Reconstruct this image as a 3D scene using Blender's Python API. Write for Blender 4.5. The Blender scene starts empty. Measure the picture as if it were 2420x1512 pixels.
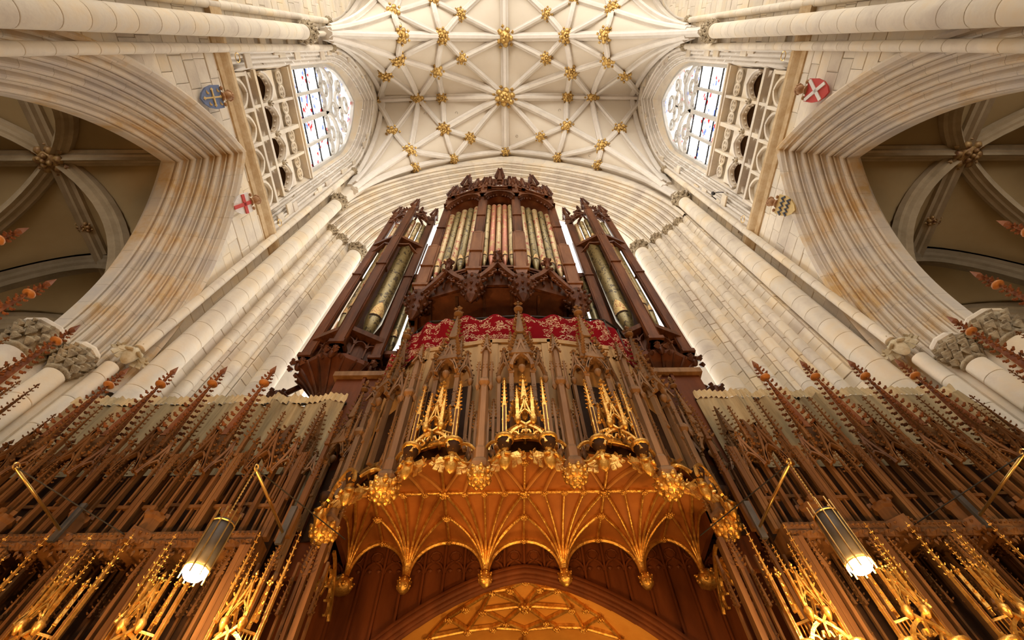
import bpy, math, random
from mathutils import Matrix, Vector
PI = math.pi
random.seed(7)
scene = bpy.context.scene
COL = scene.collection

# ------------------------------------------------------------------ camera, sky, lamps, exposure
CAM = Vector((-0.23, 0.0, 1.6))
FPX, PPX, PPY = 1118.0, 1210.0, 756.0           # focal length and centre in pixels of the 2420 x 1512 frame
_z = Vector((1189.7 - PPX, PPY - 111.0, -FPX)).normalized()          # straight up, seen by the camera
_a = 1215.6 - PPX
_w = Vector((_a, -(_a * _z.x - FPX * _z.z) / _z.y, -FPX)).normalized()   # level and west
_n = _w.cross(_z)
ROT = Matrix((_n, _w, _z))                       # rows: world axes in camera coordinates
cd = bpy.data.cameras.new('camera'); cd.sensor_fit = 'HORIZONTAL'; cd.sensor_width = 36.0
cd.lens = FPX / 2420.0 * 36.0; cd.clip_start = 0.05; cd.clip_end = 300
cam = bpy.data.objects.new('camera', cd); COL.objects.link(cam)
cam.matrix_world = Matrix.Translation(CAM) @ ROT.to_4x4()
scene.camera = cam

world = bpy.data.worlds.new('sky'); scene.world = world; world.use_nodes = True
bg = world.node_tree.nodes['Background']; bg.inputs[0].default_value = (1.0, 0.965, 0.91, 1); bg.inputs[1].default_value = 1.5

def lamp(name, kind, loc, energy, color, size=0.3, aim=None, spot=None, blend=0.5, size_y=None):
    ld = bpy.data.lights.new(name, kind); ld.energy = energy; ld.color = color
    if kind == 'AREA':
        ld.size = size
        if size_y: ld.shape = 'RECTANGLE'; ld.size_y = size_y
    else: ld.shadow_soft_size = size
    if kind == 'SPOT': ld.spot_size = math.radians(spot); ld.spot_blend = blend
    o = bpy.data.objects.new(name, ld); COL.objects.link(o); o.location = loc
    if aim is not None: o.rotation_euler = (Vector(aim) - Vector(loc)).to_track_quat('-Z', 'Y').to_euler()
    return o
WARM = (1.0, 0.50, 0.15)
lamp('stall_uplight', 'SPOT', (-1.9, 1.2, 1.2), 130, WARM, 0.12, (0.3, 4.6, 5.6), 95)
lamp('stall_uplight', 'SPOT', (1.9, 1.2, 1.2), 130, WARM, 0.12, (-0.3, 4.6, 5.6), 95)
lamp('stall_uplight', 'SPOT', (-4.2, 1.0, 1.3), 210, WARM, 0.12, (-4.6, 4.3, 5.0), 110)
lamp('stall_uplight', 'SPOT', (4.2, 1.0, 1.3), 120, WARM, 0.12, (4.6, 4.3, 5.0), 110)
lamp('passage_light', 'POINT', (1.0, 6.3, 2.6), 40, (1.0, 0.60, 0.20), 0.15)
scene.view_settings.view_transform = 'Standard'; scene.view_settings.look = 'None'
scene.view_settings.gamma = 1.0; scene.view_settings.use_curve_mapping = False
scene.view_settings.exposure = 1.68

# ------------------------------------------------------------------ pixels to points
def ray(px, py): return (ROT @ Vector((px - PPX, PPY - py, -FPX))).normalized()
def on_x(px, py, x): d = ray(px, py); return CAM + d * ((x - CAM.x) / d.x)
def on_y(px, py, y): d = ray(px, py); return CAM + d * ((y - CAM.y) / d.y)
def on_z(px, py, z): d = ray(px, py); return CAM + d * ((z - CAM.z) / d.z)
def on_surface(px, py, fn, lo, hi):
    d = ray(px, py)
    for k in range(48):
        m = (lo + hi) / 2; p = CAM + d * m
        if p.z < fn(p.x, p.y): lo = m
        else: hi = m
    return CAM + d * lo

# ------------------------------------------------------------------ mesh builder
class MB:
    def __init__(s): s.v = []; s.f = []; s.sm = []
    def add(s, vs, fs, smooth=False):
        o = len(s.v); s.v += [tuple(p) for p in vs]; s.f += [tuple(i + o for i in f) for f in fs]; s.sm += [smooth] * len(fs); return s
    def box(s, c, d, rz=0.0, top=1.0):
        hx, hy, hz = d[0] / 2, d[1] / 2, d[2] / 2; ca, sa = math.cos(rz), math.sin(rz); vs = []
        for z, k in ((-hz, 1.0), (hz, top)):
            for x, y in ((-hx, -hy), (hx, -hy), (hx, hy), (-hx, hy)):
                x *= k; y *= k; vs.append((c[0] + x * ca - y * sa, c[1] + x * sa + y * ca, c[2] + z))
        return s.add(vs, [(3, 2, 1, 0), (4, 5, 6, 7), (0, 1, 5, 4), (1, 2, 6, 5), (2, 3, 7, 6), (3, 0, 4, 7)])
    def b2(s, a, b): return s.box([(a[i] + b[i]) / 2 for i in range(3)], [abs(b[i] - a[i]) for i in range(3)])
    def lathe(s, prof, n=12, c=(0, 0, 0), smooth=True, a0=0.0, sx=1.0, sy=1.0):
        vs = []; fs = []; m = len(prof)
        for i in range(n):
            a = a0 + 2 * PI * i / n
            for r, z in prof: vs.append((c[0] + r * math.cos(a) * sx, c[1] + r * math.sin(a) * sy, c[2] + z))
        for i in range(n):
            j = (i + 1) % n
            for k in range(m - 1): fs.append((i * m + k, j * m + k, j * m + k + 1, i * m + k + 1))
        if prof[0][0] > 1e-4: fs.append(tuple(i * m for i in range(n))[::-1])
        if prof[-1][0] > 1e-4: fs.append(tuple(i * m + m - 1 for i in range(n)))
        return s.add(vs, fs, smooth)
    def octa(s, c, r, ry=None, rz=None):
        ry = ry or r; rz = rz or r; x, y, z = c
        return s.add([(x + r, y, z), (x, y + ry, z), (x - r, y, z), (x, y - ry, z), (x, y, z + rz), (x, y, z - rz)],
                     [(0, 1, 4), (1, 2, 4), (2, 3, 4), (3, 0, 4), (1, 0, 5), (2, 1, 5), (3, 2, 5), (0, 3, 5)])
    def ball(s, c, r, n=8, m=5, sx=1, sy=1, sz=1):
        return s.lathe([(r * math.sin(PI * k / m), -r * math.cos(PI * k / m) * sz) for k in range(m + 1)], n, c, True, 0, sx, sy)
    def tube(s, pts, prof, up=(0, 0, 1), closed=True, smooth=False, caps=True):
        """sweep a 2D profile [(side, up)] along a path"""
        P = [Vector(p) for p in pts]; m = len(prof); vs = []; fs = []; up = Vector(up)
        for i, p in enumerate(P):
            t = (P[min(i + 1, len(P) - 1)] - P[max(i - 1, 0)])
            t = t.normalized() if t.length > 1e-9 else Vector((0, 0, 1))
            sd = t.cross(up)
            if sd.length < 1e-4: sd = t.cross(Vector((1, 0, 0)))
            sd.normalize(); u = sd.cross(t)
            for a, b in prof: vs.append(p + sd * a + u * b)
        k = m if closed else m - 1
        for i in range(len(P) - 1):
            for j in range(k): fs.append((i * m + j, i * m + (j + 1) % m, (i + 1) * m + (j + 1) % m, (i + 1) * m + j))
        if closed and caps: fs += [tuple(range(m))[::-1], tuple((len(P) - 1) * m + j for j in range(m))]
        return s.add(vs, fs, smooth)
    def rod(s, a, b, r, n=6): return s.tube([a, b], circ(r, n), up=(0.013, 0.02, 1), smooth=n > 5)
    def grid(s, rows, smooth=True, flip=False):
        m = len(rows[0]); vs = [p for r in rows for p in r]; fs = []
        for i in range(len(rows) - 1):
            for j in range(m - 1):
                q = (i * m + j, i * m + j + 1, (i + 1) * m + j + 1, (i + 1) * m + j); fs.append(q[::-1] if flip else q)
        return s.add(vs, fs, smooth)
    def prism(s, poly, ax, a, b):
        """extrude a 2D polygon along axis ax ('x','y','z') from a to b"""
        def P(u, v, w): return {'x': (w, u, v), 'y': (u, w, v), 'z': (u, v, w)}[ax]
        n = len(poly); vs = [P(u, v, a) for u, v in poly] + [P(u, v, b) for u, v in poly]
        return s.add(vs, [tuple(range(n))[::-1], tuple(range(n, 2 * n))] + [(i, (i + 1) % n, n + (i + 1) % n, n + i) for i in range(n)])
    def xf(s, M): s.v = [tuple(M @ Vector(p)) for p in s.v]; return s
    def join(s, o, M=None): return s.add([M @ Vector(p) for p in o.v] if M else o.v, o.f).fixsm(o)
    def fixsm(s, o): s.sm[len(s.sm) - len(o.f):] = o.sm; return s
    def mesh(s, name, mat):
        me = bpy.data.meshes.new(name); me.from_pydata(s.v, [], s.f); me.materials.append(mat)
        if any(s.sm): me.polygons.foreach_set('use_smooth', s.sm)
        me.update(); return me
def circ(r, n, ph=0.0): return [(r * math.cos(2 * PI * k / n + ph), r * math.sin(2 * PI * k / n + ph)) for k in range(n)]
def rect(w, h): return [(-w / 2, -h / 2), (w / 2, -h / 2), (w / 2, h / 2), (-w / 2, h / 2)]
def T(x, y, z): return Matrix.Translation((x, y, z))
def RZ(a): return Matrix.Rotation(a, 4, 'Z')
I4 = Matrix.Identity(4)
WM = {}
def put(name, me, parent=None, M=I4, label=None):
    if isinstance(me, tuple): me = me[0].mesh(name, me[1])
    o = bpy.data.objects.new(name, me); COL.objects.link(o); WM[o] = M
    if parent is not None:
        o.parent = parent; o.matrix_local = WM[parent].inverted() @ M
    else: o.matrix_world = M
    if label: o['label'] = label
    return o
def part(name, mb, mat, parent, M=I4, label=None): return put(name, mb.mesh(name, mat), parent, M, label)
def tag(o, label, cat=None, group=None, kind=None):
    o['label'] = label
    if cat: o['category'] = cat
    if group: o['group'] = group
    if kind: o['kind'] = kind
    return o
def thing(name, label, cat, M=I4, group=None, kind=None):
    o = bpy.data.objects.new(name, None); COL.objects.link(o); o.matrix_world = M; WM[o] = M
    o.empty_display_size = 0.1
    return tag(o, label, cat, group, kind)

# ------------------------------------------------------------------ materials
def mat(name, c1, c2=None, scale=3.0, rough=0.7, metal=0.0, bump=0.0, rnd=0.0, c3=None, stretch=None, spec=0.4, bscale=None):
    m = bpy.data.materials.new(name); m.use_nodes = True; nt = m.node_tree; N = nt.nodes; Lk = nt.links.new
    b = N['Principled BSDF']; b.inputs['Roughness'].default_value = rough; b.inputs['Metallic'].default_value = metal
    b.inputs['Specular IOR Level'].default_value = spec
    tc = N.new('ShaderNodeTexCoord'); geo = N.new('ShaderNodeNewGeometry'); mp = N.new('ShaderNodeMapping'); Lk(geo.outputs['Position'], mp.inputs[0])
    if stretch: mp.inputs['Scale'].default_value = stretch
    nz = N.new('ShaderNodeTexNoise'); nz.inputs['Scale'].default_value = scale; nz.inputs['Detail'].default_value = 6; nz.inputs['Roughness'].default_value = 0.65
    Lk(mp.outputs[0], nz.inputs['Vector'])
    rp = N.new('ShaderNodeValToRGB'); e = rp.color_ramp.elements
    e[0].position = 0.34; e[0].color = (*c1, 1); e[1].position = 0.66; e[1].color = (*(c2 or c1), 1)
    if c3: x = e.new(0.5); x.color = (*c3, 1)
    Lk(nz.outputs['Fac'], rp.inputs[0]); col = rp.outputs[0]
    if rnd:
        oi = N.new('ShaderNodeObjectInfo'); hs = N.new('ShaderNodeHueSaturation'); mr = N.new('ShaderNodeMapRange')
        mr.inputs['To Min'].default_value = 1 - rnd; mr.inputs['To Max'].default_value = 1 + rnd
        Lk(oi.outputs['Random'], mr.inputs[0]); Lk(mr.outputs[0], hs.inputs['Value']); Lk(col, hs.inputs['Color']); col = hs.outputs[0]
    Lk(col, b.inputs['Base Color'])
    if bump:
        bn = N.new('ShaderNodeTexNoise'); bn.inputs['Scale'].default_value = bscale or scale * 6; bn.inputs['Detail'].default_value = 5
        Lk(mp.outputs[0], bn.inputs['Vector']); bp = N.new('ShaderNodeBump'); bp.inputs['Strength'].default_value = bump; bp.inputs['Distance'].default_value = 0.03
        Lk(bn.outputs['Fac'], bp.inputs['Height']); Lk(bp.outputs[0], b.inputs['Normal'])
    return m
M = {}
M['stone'] = mat('limestone', (.58, .50, .41), (.72, .59, .41), 0.9, .85, bump=.25, rnd=.07, c3=(.70, .62, .50), bscale=7)
M['ashlar'] = mat('ashlar', (.56, .48, .39), (.72, .58, .38), 0.7, .9, bump=.35, rnd=.10, c3=(.68, .60, .48), bscale=5)
M['mould'] = mat('moulded_stone', (.54, .48, .42), (.58, .38, .165), 0.9, .85, bump=.15, rnd=.04, c3=(.64, .55, .43), bscale=9)
M['plaster'] = mat('vault_plaster', (.65, .565, .445), (.71, .63, .515), 0.25, .9, bump=.04)
M['rib'] = mat('rib_stone', (.66, .60, .52), (.74, .68, .60), 1.5, .85, bump=.1, rnd=.05)
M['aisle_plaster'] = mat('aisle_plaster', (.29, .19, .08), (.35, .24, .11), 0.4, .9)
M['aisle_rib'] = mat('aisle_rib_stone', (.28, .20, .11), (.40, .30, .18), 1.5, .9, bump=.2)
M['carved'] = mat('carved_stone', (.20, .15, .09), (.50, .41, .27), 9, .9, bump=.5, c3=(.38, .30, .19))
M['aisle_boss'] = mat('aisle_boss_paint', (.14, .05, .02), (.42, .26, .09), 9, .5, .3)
M['joint'] = mat('mortar', (.42, .36, .28), (.52, .44, .34), 2, .95)
M['gold'] = mat('gilding', (.46, .22, .035), (.85, .52, .14), 14, .36, .8, bump=.25, bscale=40)
M['bossgold'] = mat('boss_gilding', (.34, .19, .05), (.80, .56, .20), 7, .38, .75, bump=.4, bscale=30)
M['oak'] = mat('dark_oak', (.06, .02, .009), (.17, .06, .024), 5, .42, rnd=.18, bump=.15, stretch=(1, 1, .15), c3=(.11, .038, .016), spec=.12)
M['screen'] = mat('screen_oak', (.15, .075, .032), (.30, .17, .082), 4, .5, rnd=.12, bump=.12, stretch=(1, 1, .12), c3=(.22, .12, .055), spec=.12)
M['panel'] = mat('pale_oak_panel', (.46, .26, .10), (.60, .38, .17), 3, .55, bump=.08, stretch=(1, 1, .2), spec=.12)
M['stall'] = mat('stall_oak', (.085, .036, .012), (.205, .098, .034), 4, .5, rnd=.15, bump=.12, stretch=(1, 1, .12), c3=(.14, .062, .022), spec=.12)
M['spirewood'] = mat('red_brown_oak', (.16, .055, .025), (.27, .105, .045), 6, .5, rnd=.12, spec=.12)
M['porch'] = mat('porch_vault_wood', (.26, .085, .018), (.34, .125, .028), 2.5, .5, bump=.05, spec=.12)
M['deepwood'] = mat('brown_panelling', (.085, .024, .008), (.15, .045, .014), 3, .5, bump=.1, stretch=(1, 1, .2), spec=.12)  # darkened so the shade on the porch back wall sits in the colour
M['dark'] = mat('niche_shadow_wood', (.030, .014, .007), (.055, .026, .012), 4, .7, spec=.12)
M['iron'] = mat('black_iron', (.02, .02, .02), (.04, .035, .03), 5, .5, .6)
M['brass'] = mat('brass', (.55, .36, .12), (.75, .52, .2), 8, .3, .9)
M['steel'] = mat('lamp_steel', (.06, .055, .05), (.10, .09, .085), 6, .55, .4)
M['lit_oak'] = mat('lit_oak', (.15, .055, .022), (.27, .115, .05), 5, .45, rnd=.12, bump=.15, stretch=(1, 1, .15), spec=.2)  # paler copy of the oak; light on the lower posts is in its colour
M['linen'] = mat('unbleached_linen', (.22, .16, .085), (.44, .34, .19), 2.2, .9, bump=.2, stretch=(3, 3, .35), c3=(.34, .26, .14))
M['hem'] = mat('linen_hem', (.46, .35, .19), (.62, .50, .30), 6, .9, bump=.3, stretch=(3, 3, .5))
M['ringwood'] = mat('orange_knop_wood', (.42, .16, .04), (.55, .24, .07), 9, .4)
M['floor'] = mat('floor_stone', (.22, .18, .13), (.32, .26, .19), 2, .6)
M['void'] = mat('triforium_dark', (.50, .31, .20), (.62, .42, .28), 1.2, .9)
M['hoodred'] = mat('hood_red_oak', (.20, .06, .02), (.28, .09, .035), 4, .5)
def emis(name, c, s):
    m = bpy.data.materials.new(name); m.use_nodes = True; nt = m.node_tree; nt.nodes.remove(nt.nodes['Principled BSDF'])
    e = nt.nodes.new('ShaderNodeEmission'); e.inputs[0].default_value = (*c, 1); e.inputs[1].default_value = s
    nt.links.new(e.outputs[0], nt.nodes['Material Output'].inputs[0]); return m
M['bulb'] = emis('lamp_glow', (1.0, .80, .50), 60)
def glass_mat():
    m = bpy.data.materials.new('stained_glass'); m.use_nodes = True; nt = m.node_tree; N = nt.nodes; Lk = nt.links.new
    N.remove(N['Principled BSDF']); geo = N.new('ShaderNodeNewGeometry')
    vo = N.new('ShaderNodeTexVoronoi'); vo.inputs['Scale'].default_value = 8; Lk(geo.outputs['Position'], vo.inputs['Vector'])
    sp = N.new('ShaderNodeSeparateColor'); Lk(vo.outputs['Color'], sp.inputs[0])
    rp = N.new('ShaderNodeValToRGB'); rp.color_ramp.interpolation = 'CONSTANT'; e = rp.color_ramp.elements
    e[0].color = (.60, .14, .14, 1); e[1].position = .06; e[1].color = (.28, .34, .66, 1)
    for p, c in ((.12, (.62, .66, .74, 1)), (.36, (.92, .94, .97, 1)), (.62, (.80, .84, .86, 1)), (.74, (.95, .96, .98, 1))): x = e.new(p); x.color = c
    nz = N.new('ShaderNodeTexNoise'); nz.inputs['Scale'].default_value = 1.1; Lk(geo.outputs['Position'], nz.inputs['Vector'])
    gt = N.new('ShaderNodeMath'); gt.operation = 'GREATER_THAN'; gt.inputs[1].default_value = .50; Lk(nz.outputs['Fac'], gt.inputs[0])
    mx = N.new('ShaderNodeMath'); mx.operation = 'MULTIPLY_ADD'; mx.inputs[1].default_value = .6; Lk(gt.outputs[0], mx.inputs[0]); Lk(sp.outputs[0], mx.inputs[2])
    Lk(mx.outputs[0], rp.inputs[0])
    vd = N.new('ShaderNodeTexVoronoi'); vd.feature = 'DISTANCE_TO_EDGE'; vd.inputs['Scale'].default_value = 8; Lk(geo.outputs['Position'], vd.inputs['Vector'])
    le = N.new('ShaderNodeMath'); le.operation = 'GREATER_THAN'; le.inputs[1].default_value = .035; Lk(vd.outputs['Distance'], le.inputs[0])
    mc = N.new('ShaderNodeMix'); mc.data_type = 'RGBA'; mc.inputs[6].default_value = (.25, .25, .26, 1); Lk(le.outputs[0], mc.inputs[0]); Lk(rp.outputs[0], mc.inputs[7])
    t1 = N.new('ShaderNodeBsdfTransparent'); t2 = N.new('ShaderNodeBsdfTranslucent'); Lk(mc.outputs[2], t1.inputs[0]); Lk(mc.outputs[2], t2.inputs[0])
    ms = N.new('ShaderNodeMixShader'); ms.inputs[0].default_value = .3; Lk(t1.outputs[0], ms.inputs[1]); Lk(t2.outputs[0], ms.inputs[2])
    Lk(ms.outputs[0], N['Material Output'].inputs[0]); return m
M['glass'] = glass_mat()
M['goldwood'] = mat('dull_gilt_rib', (.40, .17, .04), (.52, .24, .06), 5, .5, .2)
M['passage'] = mat('passage_vault_gilt', (.46, .19, .03), (.56, .26, .05), 2.5, .5)
M['carved_pale'] = mat('carved_pale_stone', (.42, .33, .19), (.64, .55, .38), 5, .9, bump=.3)
# ------------------------------------------------------------------ curves shared by the stonework
YA, YB, YM, BAY = -0.45, 5.35, 2.45, 5.8        # pier lines of the bay in view, its middle, its length
XW = 7.2                                         # face of the side walls
class Arch:
    """two-centred pointed arch in a (u, z) plane; o moves the curve inward"""
    def __init__(s, c, W, zs, h): s.c, s.W, s.zs, s.h = c, W, zs, h; s.e = (h * h - W * W) / (2 * W); s.r = W + s.e
    def pt(s, side, t, o=0.0):
        R = s.r - o; a = t * math.acos(max(-1, min(1, s.e / R))); return s.c + side * (R * math.cos(a) - s.e), s.zs + R * math.sin(a)
    def z(s, u, o=0.0):
        R = s.r - o; q = R * R - (abs(u - s.c) + s.e) ** 2; return s.zs + math.sqrt(q) if q > 0 else s.zs
    def half(s, o=0.0): return s.W - o
def roll(o, d, r, a0, a1, n=5): return [(o + r * math.cos(math.radians(a0 + (a1 - a0) * k / (n - 1))), d + r * math.sin(math.radians(a0 + (a1 - a0) * k / (n - 1)))) for k in range(n)]
def orders(o0, d0, do, dd, n):
    """profile of n moulded orders stepping inward by do and back by dd: [(offset, depth)]"""
    L = math.hypot(do, dd); no, nd = dd / L, -do / L; p = []
    shape = [(0, 0), (.10, .03), (.16, -.14), (.27, -.26), (.40, -.20), (.44, -.02), (.48, .10), (.56, .20), (.68, .23), (.80, .18), (.87, .07), (.88, -.10), (.94, -.16)]
    for i in range(n):
        for t, h in shape: p.append((o0 + do * (i + t) + no * h * L, d0 + dd * (i + t) + nd * h * L))
    p.append((o0 + do * n, d0 + dd * n)); return p
def arch_segment(arch, side, t0, t1, prof, place, n=4, leg=None):
    """one voussoir: the profile swept over t0..t1; place(u, depth, z) gives the point"""
    rows = []
    for k in range(n):
        t = t0 + (t1 - t0) * k / (n - 1); rows.append([place(*(lambda q: (q[0], d, q[1]))(arch.pt(side, t, o))) for o, d in prof])
    if leg is not None: rows = [[place(arch.c + side * (arch.W - o), d, leg) for o, d in prof]] + rows
    return MB().grid(rows, False)
def moulded_arch(parent, arch, prof, place, n, mt, samples=4, leg=None, legcuts=0, gap=.0007):
    for side in (-1, 1):
        for k in range(n): part('voussoir', arch_segment(arch, side, k / n + gap / n * 6, (k + 1) / n - (0 if k == n - 1 else gap / n * 6), prof, place, samples), mt, parent)
        if leg is not None:
            zs = [leg + (arch.zs - leg) * k / legcuts for k in range(legcuts + 1)]
            for a, b in zip(zs, zs[1:]):
                part('jamb_stone', MB().grid([[place(arch.c + side * (arch.W - o), d, z) for o, d in prof] for z in (a + .003, b - .003)], False), mt, parent)
def plate(mb, place, arch, o, u0, u1, ztop, d0, d1, n=24, zlow=None):
    """wall plate above an arch: front, soffit and back; place(u, depth, z)"""
    us = [u0 + (u1 - u0) * k / n for k in range(n + 1)]
    def lo(u): return arch.z(u, o) if abs(u - arch.c) < arch.W - o else (arch.zs if zlow is None else zlow)
    mb.grid([[place(u, d0, lo(u)) for u in us], [place(u, d0, ztop) for u in us]], False)
    mb.grid([[place(u, d1, lo(u)) for u in us], [place(u, d1, ztop) for u in us]], False)
    mb.grid([[place(u, d0, lo(u)) for u in us], [place(u, d1, lo(u)) for u in us]], False)
    return mb

# ------------------------------------------------------------------ kit: columns, capitals, ashlar
DRUM = {}
def drum_mesh(r, mt):
    k = (round(r, 3), mt.name)
    if k not in DRUM: DRUM[k] = MB().lathe([(r - .02, 0), (r - .006, .0), (r, .012), (r, .03), (r, .97), (r, .988), (r - .006, 1), (r - .02, 1)], 24).mesh('drum', mt)
    return DRUM[k]
def leaf_ring(mb, r, z, n, s, ph=0.0, c=(0, 0), droop=.7, soft=False):
    for k in range(n):
        if soft:
            a = 2 * PI * (k + ph) / n; mb.ball((c[0] + r * math.cos(a), c[1] + r * math.sin(a), z), s * .8, 6, 4, 1, 1, 1.3); mb.ball((c[0] + (r + s * .5) * math.cos(a), c[1] + (r + s * .5) * math.sin(a), z + s * droop), s * .5, 5, 3); continue
        a = 2 * PI * (k + ph) / n; mb.octa((c[0] + r * math.cos(a), c[1] + r * math.sin(a), z), s, s, s * 1.25)
        mb.octa((c[0] + (r + s * .5) * math.cos(a + .12), c[1] + (r + s * .5) * math.sin(a + .12), z + s * droop), s * .62)
def capital_mesh(r, h, n=9):
    mb = MB().lathe([(r * .98, 0), (r * 1.15, .03), (r * 1.16, .07), (r * 1.0, .10), (r * 1.05, h * .35), (r * 1.3, h * .85), (r * 1.32, h)], 16)
    s = h * .17
    leaf_ring(mb, r * 1.12, h * .33, n, s); leaf_ring(mb, r * 1.25, h * .62, n, s * 1.1, .5); leaf_ring(mb, r * 1.35, h * .84, n, s * .9)
    return mb
CAPS = {}
def column(x, y, r, z0, z1, label, dh=.5, cap=.45, mt=None, parent=None, base=False):
    mt = mt or M['stone']
    if parent is None: parent = thing('column', label, 'column', T(x, y, z0), kind='structure')
    me = drum_mesh(r, mt); z = z0
    while z < z1 - .05:
        h = min(dh * random.uniform(.82, 1.18), z1 - z)
        if z1 - z - h < .15: h = z1 - z
        put('drum', me, parent, T(x, y, z) @ RZ(random.random() * 6) @ Matrix.Diagonal((1, 1, h - .004, 1))); z += h
    if cap:
        k = (round(r, 3), cap)
        if k not in CAPS:
            CAPS[k] = (capital_mesh(r, cap).mesh('capital', M['carved']),
                       MB().lathe([(r * 1.3, 0), (r * 1.48, .03), (r * 1.48, cap * .16), (r * 1.3, cap * .26)], 8, smooth=False, a0=PI / 8).mesh('abacus', M['stone']))
        put('capital', CAPS[k][0], parent, T(x, y, z1)); put('abacus', CAPS[k][1], parent, T(x, y, z1 + cap))
    return parent
def block_mesh():
    c = .035
    v = [(-.5, 0, -.5), (.5, 0, -.5), (.5, 0, .5), (-.5, 0, .5), (-.5 + c, -1, -.5 + c), (.5 - c, -1, -.5 + c), (.5 - c, -1, .5 - c), (-.5 + c, -1, .5 - c), (-.5, -.8, -.5), (.5, -.8, -.5), (.5, -.8, .5), (-.5, -.8, .5)]
    f = [(4, 5, 6, 7), (8, 9, 5, 4), (9, 10, 6, 5), (10, 11, 7, 6), (11, 8, 4, 7), (0, 1, 9, 8), (1, 2, 10, 9), (2, 3, 11, 10), (3, 0, 8, 11)]
    return MB().add(v, f).mesh('stone', M['ashlar'])
BLOCK = block_mesh(); STONES = {}
def ashlar(parent, p0, udir, length, z0, z1, keep, rh=.42, bl=.75, depth=.05, clip=None):
    """courses of stones on a vertical face; p0 start, udir along the face, outward normal = udir turned -90 degrees"""
    u = Vector((udir[0], udir[1], 0)).normalized(); ang = math.atan2(u.y, u.x); z = z0; rest = MB()
    while z < z1 - .1:
        h = min(rh * random.uniform(.8, 1.2), z1 - z)
        a = -random.uniform(0, bl) if length > bl else 0.0
        while a < length - .02:
            w = bl * random.uniform(.65, 1.35) if length > bl else length
            lo = max(a, 0); hi = min(a + w, length)
            cut = [max(z, clip(lo + (hi - lo) * k / 5)) for k in range(6)] if clip and hi > lo else None
            if cut and max(cut) > z + .01:
                if min(cut) < z + h - .05:
                    q = [(lo + (hi - lo) * k / 30, max(z, clip(lo + (hi - lo) * k / 30))) for k in range(31)]; q = [(min(max(a_, lo + .004), hi - .004), c_) for a_, c_ in q if c_ < z + h - .03]
                    if len(q) > 2 and q[-1][0] - q[0][0] > .04: q = q[::max(1, len(q) // 6)] + [q[-1]]; q += [(q[-1][0], z + h - .004), (q[0][0], z + h - .004)]
                    else: q = None
                    if q: part('stone', MB().prism(q, 'y', -depth, 0), M['ashlar'], parent, T(*p0) @ RZ(ang))
            elif hi - lo > .06 and keep((lo + hi) / 2, z + h / 2):
                p = Vector(p0) + u * ((lo + hi) / 2)
                MX = T(p.x, p.y, z + h / 2) @ RZ(ang) @ Matrix.Diagonal((hi - lo - .008, depth + random.uniform(-.006, .012), h - .008, 1)); STONES[parent] = STONES.get(parent, 0) + 1
                if STONES[parent] <= 280: put('stone', BLOCK, parent, MX)
                else: rest.add([MX @ v.co for v in BLOCK.vertices], [tuple(f.vertices) for f in BLOCK.polygons])
            a += w
        z += h
    if rest.v: part('upper_stone', rest, M['ashlar'], parent)['kind'] = 'stuff'
def ring_path(c, r, n=20, a0=0.0, a1=2 * PI): return [(c[0] + r * math.cos(a0 + (a1 - a0) * k / n), c[1] + r * math.sin(a0 + (a1 - a0) * k / n)) for k in range(n + 1)]

# ------------------------------------------------------------------ floor
tag(put('floor', (MB().b2((-15.4, -12, -.2), (15.4, 40, 0)), M['floor'])), 'stone floor of the choir below the view', 'floor', kind='structure')

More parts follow.
